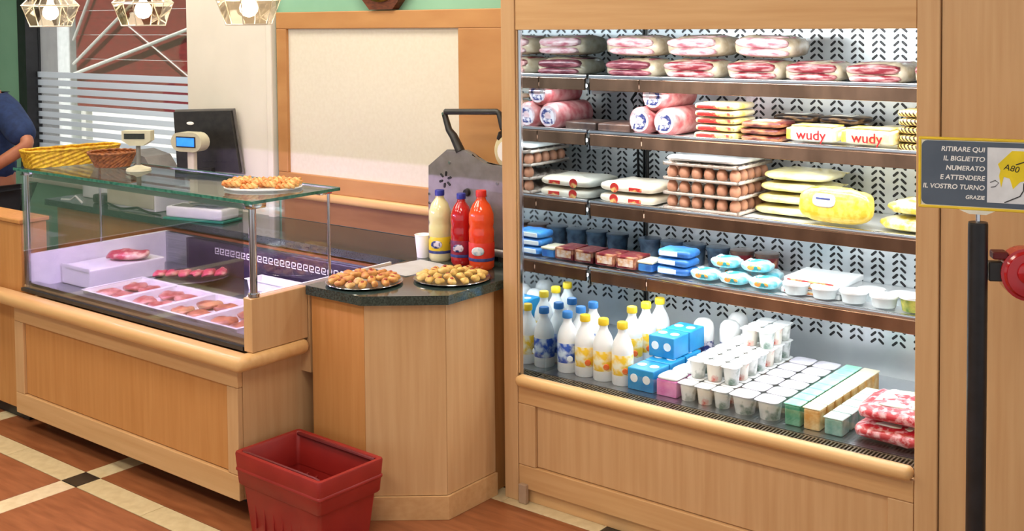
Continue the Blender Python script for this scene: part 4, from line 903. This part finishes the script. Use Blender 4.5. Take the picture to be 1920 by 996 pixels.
# raised white box with a steak on the left
bx_ = place('white_riser', [('box', G().box(-.12, .12, -.20, .20, 0, .085, .006, 2).mesh('box', WHITEP), []), ('lip', G().box(-.12, .12, -.202, -.196, .075, .095, .003, 1).mesh('lip', WHITEP), [])], (-4.855, 3.02, DZ), 'white riser box at the left end inside the deli case', 'riser')
tag(link('steak', G().pillow(.20, .12, .045, (0, 0, .022), 2.4, 2.2, 26, 10, .014, 301).mesh('steak', RAW[2], 2), None, (-4.82, 3.075, DZ+.0865), (0, 0, R(35))), 'thick red steak with pale fat on the white riser', 'steak')
PLT = mat('dark_platter', (50, 42, 58), .2, 0, (62, 52, 70), 12)
place('dark_platter', [('dish', G().lathe([(0, 0), (.12, 0), (.167, .022), (.172, .024), (.166, .028), (.12, .006), (0, .006)], 44).mesh('dish', PLT, 1), []), ('foot_ring', G().lathe([(.10, -.004), (.11, -.004), (.11, .001), (.10, .001)], 30).mesh('foot_ring', PLT, 1), [])], (-4.49, 3.199, DZ+.005), 'round dark purple platter holding pink sliced ham', 'platter')
for k in range(6):
    me = G().pillow(.056, .105, .026, (0, 0, .013), 2.4, 2.2, 22, 8, .012, 320+k).mesh('ham_slice', mat('pink_ham', (206, 70, 100), .35, 0, (244, 206, 180), 22, lo=.52, hi=.68), 2)
    tag(link('ham_slice', me, None, (-4.600+.044*k, 3.10+.036*k, DZ+.030), (0, 0, R(39+5*(k % 3-1)))), 'pink ham slice on the dark platter, %s from the left' % ORD[k], 'ham slice', 'ham slices on the dark platter')
sh = place('paper_tray', [('tray', G().box(-.20, .20, -.085, .085, 0, .022, .006, 2).mesh('tray', WHITEP), []), ('paper', G().pillow(.36, .15, .02, (0, 0, .026), 6, 3, 26, 8, .006, 331).mesh('paper', PAPER, 2), [])], (-3.66, 3.125, DZ+.02), 'white paper lined tray at the right rear of the deli case', 'tray')
# dark band with a key-pattern border along the rear of the case
gk = thing('key_pattern_strip', 'dark strip with a white key-pattern border at the rear of the deli case', 'strip', (-3.98, 3.385, .70))
part('strip', G().box(-4.78, -3.43, 3.375, 3.395, .646, .795), PLT, gk)
g = G(); x = -4.55
while x < -3.46:
    zz = .742; y = 3.3745; t = .0045; W = .030; Hh = .030
    for a in ((x, x+W, zz, zz+t), (x, x+t, zz, zz+Hh), (x, x+W, zz+Hh-t, zz+Hh), (x+W-t, x+W, zz+Hh*.35, zz+Hh), (x+W*.4, x+W, zz+Hh*.35, zz+Hh*.35+t)):
        g.box(a[0], a[1], y-.001, y, a[2], a[3])
    x += .040
o = part('key_border', g, PAPER, gk); o['kind'] = 'stuff'
tag(link('rear_tray', tray_mesh(.44, .10, .05, WHITEP), None, (-3.95, 3.30, DZ)), 'narrow white tray in front of the key-pattern strip', 'tray')

# ================================================================== on top of the glass and behind it
ZG = 1.2045
def wicker(name, prof_levels, m, label, cat, loc, rotz, n=48, weave=.0025):
    r = thing(name, label, cat, loc, rotz)
    g = G(); rings = []
    for li, (a, b, z) in enumerate(prof_levels):
        vs = []
        for k in range(n):
            t = 2*math.pi*k/n; p = 5 if name == 'yellow_basket' else 2
            c, s_ = math.cos(t), math.sin(t); q = (abs(c)**p+abs(s_)**p)**(-1/p)
            off = weave*(1 if (k+li) % 2 else -1)
            vs.append(g.bm.verts.new(((a+off)*c*q, (b+off)*s_*q, z)))
        rings.append(vs)
    for A, B in zip(rings, rings[1:]):
        for k in range(n): g.bm.faces.new((A[k], A[(k+1) % n], B[(k+1) % n], B[k]))
    g.bm.faces.new(rings[0])
    part('woven_side', g, m, r, False, False)
    a, b, z = prof_levels[-1]; pts = []
    for k in range(40):
        t = 2*math.pi*k/40; p = 5 if name == 'yellow_basket' else 2; c, s_ = math.cos(t), math.sin(t); q = (abs(c)**p+abs(s_)**p)**(-1/p); pts.append((a*c*q, b*s_*q, z+.0025*(k % 2)))
    part('rim', G().tube(pts, .0055, 6, True), m, r, 2, False)
    return r
YB = mat('yellow_wicker', (226, 186, 44), .6, 0, (180, 130, 24), 60); BB = mat('brown_wicker', (164, 98, 50), .6, 0, (110, 60, 30), 60)
wicker('yellow_basket', [(.205+.002*k, .062+.002*k, .001+.0095*k) for k in range(9)], YB, 'long yellow woven basket on the left end of the glass top', 'basket', (-4.925, 2.855, ZG), R(83))
wicker('brown_basket', [(.075+.004*k, .075+.004*k, .001+.008*k) for k in range(9)], BB, 'round brown wicker basket on the glass top', 'basket', (-4.685, 2.92, ZG), 0)
STK = mat('breadstick_crust', (206, 112, 48), .5, 0, (240, 190, 120), 40, bump=.3)
place('pastry_tray', [('tray', G().pillow(.30, .20, .008, (0, 0, .004), 2.2, 4, 32, 6).mesh('tray', WHITEP, 2), []), ('tray_rim', G().tube([(.152*math.cos(2*math.pi*k/32), .102*math.sin(2*math.pi*k/32), .007) for k in range(32)], .003, 6, True).mesh('tray_rim', WHITEP, 1), [])], (-3.555, 2.87, ZG), 'oval white tray of glazed pastry twists on the glass top', 'tray', None, R(35) and (0, 0, R(35)))
rnd = random.Random(5); ca, sa = math.cos(R(35)), math.sin(R(35))
tw = []
for q in range(3):
    g = G()
    for ph in (0, math.pi): g.tube([(-.035+.07*i/10, .007*math.cos(i*1.1+ph), .008+.006*math.sin(i*1.1+ph)) for i in range(11)], .007, 7)
    tw.append(g.mesh('pastry_twist', STK, 2))
for i in range(-1, 3):
    for j in range(-2, 3):
        u, v = (i-.5)*.070, j*.032
        if (u/.15)**2+(v/.10)**2 > .95: continue
        tag(link('pastry_twist', tw[(i+j) % 3], None, (-3.555+u*ca-v*sa, 2.87+u*sa+v*ca, ZG+.010+.010*((i+j) % 2)), (R(rnd.uniform(-6, 6)), R(rnd.uniform(-8, 8)), R(35+rnd.uniform(-18, 18)))), 'glazed orange-brown pastry twist on the oval tray', 'pastry', 'pastry twists on the glass top')
def devices():
    # customer display on a pole
    r = thing('pole_display', 'beige customer display on a short pole standing on the glass top', 'display', (-4.455, 2.905, ZG), R(33))
    part('base', G().lathe([(0, 0), (.055, 0), (.052, .010), (.016, .022), (.014, .026)], 22), CREAMP, r, 1, False)
    part('pole', G().cyl(.010, .02, .118, 14), GREYP, r, 1, False)
    h = part('head', G().prism_y([(-.066, .135), (-.066, .178), (.066, .178), (.066, .135), (.03, .112), (-.03, .112)], -.022, .022), CREAMP, r, False, False)
    part('screen', G().box(-.054, .040, -.0245, -.0225, .142, .166), mat('dark_lcd', (34, 36, 26), .2), h, False, False)
    # till monitor, seen from behind
    m = thing('till_monitor', 'black till monitor seen from behind, leaning back on its stand', 'monitor', (-5.085, 3.745, ZT), R(24))
    t = part('back_shell', G().prism_y([(-.175, .235), (-.19, .535), (.145, .545), (.195, .215)], -.03, .0), BLACKP, m, False, False)
    part('bezel', G().prism_y([(-.185, .225), (-.20, .545), (.155, .555), (.205, .205)], .0005, .012), GREYP, t, False, False)
    part('logo', G().pillow(.045, .004, .018, (-.09, -.031, .475), 2, 2, 16, 6), PAPER, t, 2, False)
    for k in range(5): part('vent', G().box(-.02+.03*k, .0+.03*k, -.032, -.030, .27, .276), BLACK, t, False, False)
    part('stand', G().prism_y([(-.05, .0), (-.03, .24), (.05, .24), (.08, .0)], -.07, -.031), BLACKP, m, False, False)
    part('foot', G().box(-.10, .10, -.075, .075, .0, .018, .005), BLACKP, m, False, False)
    # shop scale with pole display
    s = thing('shop_scale', 'white shop scale with blue lit display on a pole', 'scale', (-4.90, 3.56, ZT), R(12))
    part('base_mat', G().box(-.20, .20, -.075, .075, .0, .012, .003), mat('green_mat', (40, 140, 116), .4), s, False, False)
    b = part('body', G().box(-.185, .185, -.07, .07, .0125, .070, .012, 3), WHITEP, s, 1, False)
    part('keypad', G().box(-.15, -.02, -.06, .02, .0702, .073, .001), GREYP, b, False, False)
    part('weighing_plate', G().box(-.03, .17, -.06, .07, .085, .093, .004), STEEL, s, False, False)
    part('plate_support', G().cyl(.03, .07, .085, 14, (.07, .0, 0)), GREYP, s, 1, False)
    part('pole', G().box(-.122, -.078, .03, .06, .07, .345, .006, 2), CREAMP, s, 1, False)
    g = G(); pts = []
    for cx, a0 in ((.045, -90), (-.045, 90)):
        for k in range(9): a = R(a0+180*k/8); pts.append((-.10+cx+.058*math.cos(a), .395+.050*math.sin(a)))
    hd = part('display_head', g.prism_y(pts, .0, .065), CREAMP, s, 1, False)
    part('display_bezel', G().box(-.165, -.035, -.0035, -.0002, .368, .424, .001), BLACKP, hd, False, False)
    part('lit_screen', G().box(-.158, -.042, -.0065, -.0038, .374, .418), BLUELCD, hd, False, False)
    # till keyboard and drawer
    k = thing('till_keyboard', 'grey sloping till keyboard left of the monitor', 'keyboard', (-5.505, 3.672, ZT), R(2))
    part('drawer', G().box(-.22, .22, -.14, .14, .0, .12, .006), WHITEP, k, False, False)
    part('drawer_front', G().box(-.21, .21, -.144, -.1405, .015, .105, .003), CREAMP, k, False, False)
    kb = part('key_slope', G().prism_y([(-.06, .121), (-.09, .31), (.06, .285), (.18, .16), (.19, .121)], -.09, .08), GREYP, k, False, False)
    part('key_panel', G().box(-.05, .07, -.0935, -.0905, .15, .24), BLACKP, kb, False, False)
    # small clutter
    o = link('card_reader', G().box(-.05, .05, -.04, .04, 0, .05, .012, 3).mesh('card_reader', BLACKP, 1), None, (-5.83, 3.57, ZT)); tag(o, 'small black box with rounded edges left of the till drawer', 'card reader')
    o = link('white_box', G().box(-.10, .10, -.08, .08, 0, .16, .004).mesh('white_box', WHITEP), None, (-6.03, 3.70, ZT)); tag(o, 'plain white box at the back of the worktop near the window', 'box')
    o = link('black_cable', G().tube([(-5.74, 3.50, ZT+.01), (-5.66, 3.480, ZT+.03), (-5.50, 3.474, ZT+.008), (-5.35, 3.474, ZT+.03), (-5.24, 3.474, ZT+.012), (-5.14, 3.474, ZT+.008)], .006, 8).mesh('black_cable', BLACKP, 1)); tag(o, 'black cable curling in front of the till drawer', 'cable')
    o = link('white_cable', G().tube([(-6.10, 3.47, ZT+.006), (-6.02, 3.48, ZT+.010), (-5.94, 3.465, ZT+.04), (-5.88, 3.47, ZT+.006)], .006, 8).mesh('white_cable', WHITEP, 1)); tag(o, 'pale cable lying along the worktop edge', 'cable')
devices()

# ================================================================== person behind the case
def person():
    SKIN = mat('skin', (170, 108, 78), .5, 0, (158, 96, 68), 14, sub=.1); SHIRT = mat('navy_shirt', (26, 48, 92), .85, 0, (18, 36, 74), 30, bump=.2); TROU = mat('dark_trousers', (30, 32, 38), .85); HAIR = mat('dark_hair', (30, 22, 18), .6, 0, (44, 32, 26), 80)
    px, py = -6.50, 3.28
    r = thing('person', 'person in a navy short-sleeved shirt bending an arm behind the deli case', 'person', (px, py, 0), 0)
    def skin(name, verts, edges, radii, m, root=0, lv=2):
        me = bpy.data.meshes.new(name); me.from_pydata([Vector(v) for v in verts], edges, []); me.materials.append(m)
        o = link(name, me, r); md = o.modifiers.new('skin', 'SKIN'); md.use_smooth_shade = True
        for i, rad in enumerate(radii):
            sv = me.skin_vertices[0].data[i]; sv.radius = rad if isinstance(rad, tuple) else (rad, rad); sv.use_root = (i == root)
        s = o.modifiers.new('sub', 'SUBSURF'); s.levels = lv; s.render_levels = lv
        return o
    # faces towards -Y; the arm nearest the case is bent with its elbow out to +X
    V = [(0, 0, .95), (0, -.01, 1.12), (0, -.03, 1.30), (0, -.03, 1.42), (0, -.04, 1.49), (-.04, -.06, 1.56),
         (.18, -.03, 1.395), (.47, -.03, 1.195), (.34, -.20, 1.06), (.25, -.29, 1.00),
         (-.18, -.03, 1.39), (-.26, -.05, 1.12), (-.20, -.22, 1.02), (-.16, -.30, 1.0),
         (.09, 0, .90), (.10, .01, .50), (.10, .02, .08), (.10, -.12, .035), (-.09, 0, .90), (-.10, .01, .50), (-.10, .02, .08), (-.10, -.12, .035)]
    E_ = [(0, 1), (1, 2), (2, 3), (3, 4), (4, 5), (3, 6), (6, 7), (7, 8), (8, 9), (3, 10), (10, 11), (11, 12), (12, 13), (0, 14), (14, 15), (15, 16), (16, 17), (0, 18), (18, 19), (19, 20), (20, 21)]
    Rr = [(.15, .11), (.145, .10), (.155, .11), (.11, .08), .055, .06, .065, .042, .034, .026, .065, .042, .034, .026, .085, .055, .04, .035, .085, .055, .04, .035]
    skin('body', V, E_, Rr, SKIN)
    skin('shirt', [(0, 0, .92), (0, -.01, 1.10), (0, -.03, 1.30), (0, -.03, 1.41), (.18, -.03, 1.395), (.34, -.03, 1.285), (.455, -.03, 1.205), (-.18, -.03, 1.39), (-.235, -.045, 1.22), (0, -.035, 1.455)], [(0, 1), (1, 2), (2, 3), (3, 4), (4, 5), (5, 6), (3, 7), (7, 8), (3, 9)], [(.19, .135), (.19, .125), (.20, .135), (.14, .10), .092, .088, .082, .088, .075, .07], SHIRT)
    skin('trousers', [(0, 0, .93), (.09, 0, .86), (.10, .01, .50), (.10, .02, .10), (-.09, 0, .86), (-.10, .01, .50), (-.10, .02, .10)], [(0, 1), (1, 2), (2, 3), (0, 4), (4, 5), (5, 6)], [(.165, .125), .105, .075, .062, .105, .075, .062], TROU)
    # hands with five fingers
    for (hx, hy, hz, sgn) in ((.25, -.29, 1.0, -1), (-.16, -.30, 1.0, 1)):
        vs = [(hx, hy, hz), (hx+sgn*.012, hy-.045, hz-.02), (hx+sgn*.02, hy-.08, hz-.03)]; es = [(0, 1), (1, 2)]; rs = [.024, (.034, .018), (.036, .015)]
        for q, (dx, ln) in enumerate(((-.028, .055), (-.010, .065), (.009, .062), (.027, .048))):
            i = len(vs); b = Vector((hx+sgn*.02+dx, hy-.088, hz-.03)); vs += [tuple(b), tuple(b+Vector((0, -ln*.5, -.006))), tuple(b+Vector((0, -ln, -.026)))]; es += [(2, i), (i, i+1), (i+1, i+2)]; rs += [.009, .0085, .007]
        i = len(vs); vs += [(hx+sgn*.055, hy-.055, hz-.028), (hx+sgn*.062, hy-.085, hz-.040)]; es += [(1, i), (i, i+1)]; rs += [.010, .008]
        skin('hand', vs, es, rs, SKIN)
    # head
    g = G(); bmesh.ops.create_uvsphere(g.bm, u_segments=32, v_segments=24, radius=1)
    for v in g.bm.verts:
        x, y, zz = v.co
        jaw = 1-.22*max(0, -zz); v.co = (x*.076*jaw, y*.096*(1-.10*max(0, -zz)), zz*.118)
        if y < 0:
            v.co.y -= .020*math.exp(-((x/.16)**2+((zz+.12)/.22)**2)); v.co.y -= .006*math.exp(-((x/.35)**2+((zz+.52)/.08)**2))
            for ex in (-.42, .42): v.co.y += .008*math.exp(-(((x-ex)/.18)**2+((zz-.06)/.12)**2))
    hd = link('head', g.mesh('head', SKIN, 2), r, (-.05, -.085, 1.65), (0, 0, R(-14)))
    for ex in (-.031, .031):
        e = G(); bmesh.ops.create_uvsphere(e.bm, u_segments=12, v_segments=8, radius=.011); link('eye', e.mesh('eye', WHITEP, 2), hd, (ex, -.080, .008))
        e = G().pillow(.022, .03, .055, (0, 0, 0), 2.2, 2.2, 14, 8); link('ear', e.mesh('ear', SKIN, 2), hd, (ex*2.5, .005, -.005))
    link('mouth', G().pillow(.045, .010, .012, (0, 0, 0), 2.2, 2, 14, 6).mesh('mouth', mat('lips', (150, 80, 70), .5), 2), hd, (0, -.088, -.062))
    g = G(); bmesh.ops.create_uvsphere(g.bm, u_segments=28, v_segments=20, radius=1)
    for v in g.bm.verts: v.co = (v.co.x*.084, v.co.y*.104, v.co.z*.124)
    bmesh.ops.delete(g.bm, geom=[v for v in g.bm.verts if v.co.z < .045-max(0, v.co.y)*1.1], context='VERTS')
    link('hair', g.mesh('hair', HAIR, 2), hd, (0, .006, .004))
person()
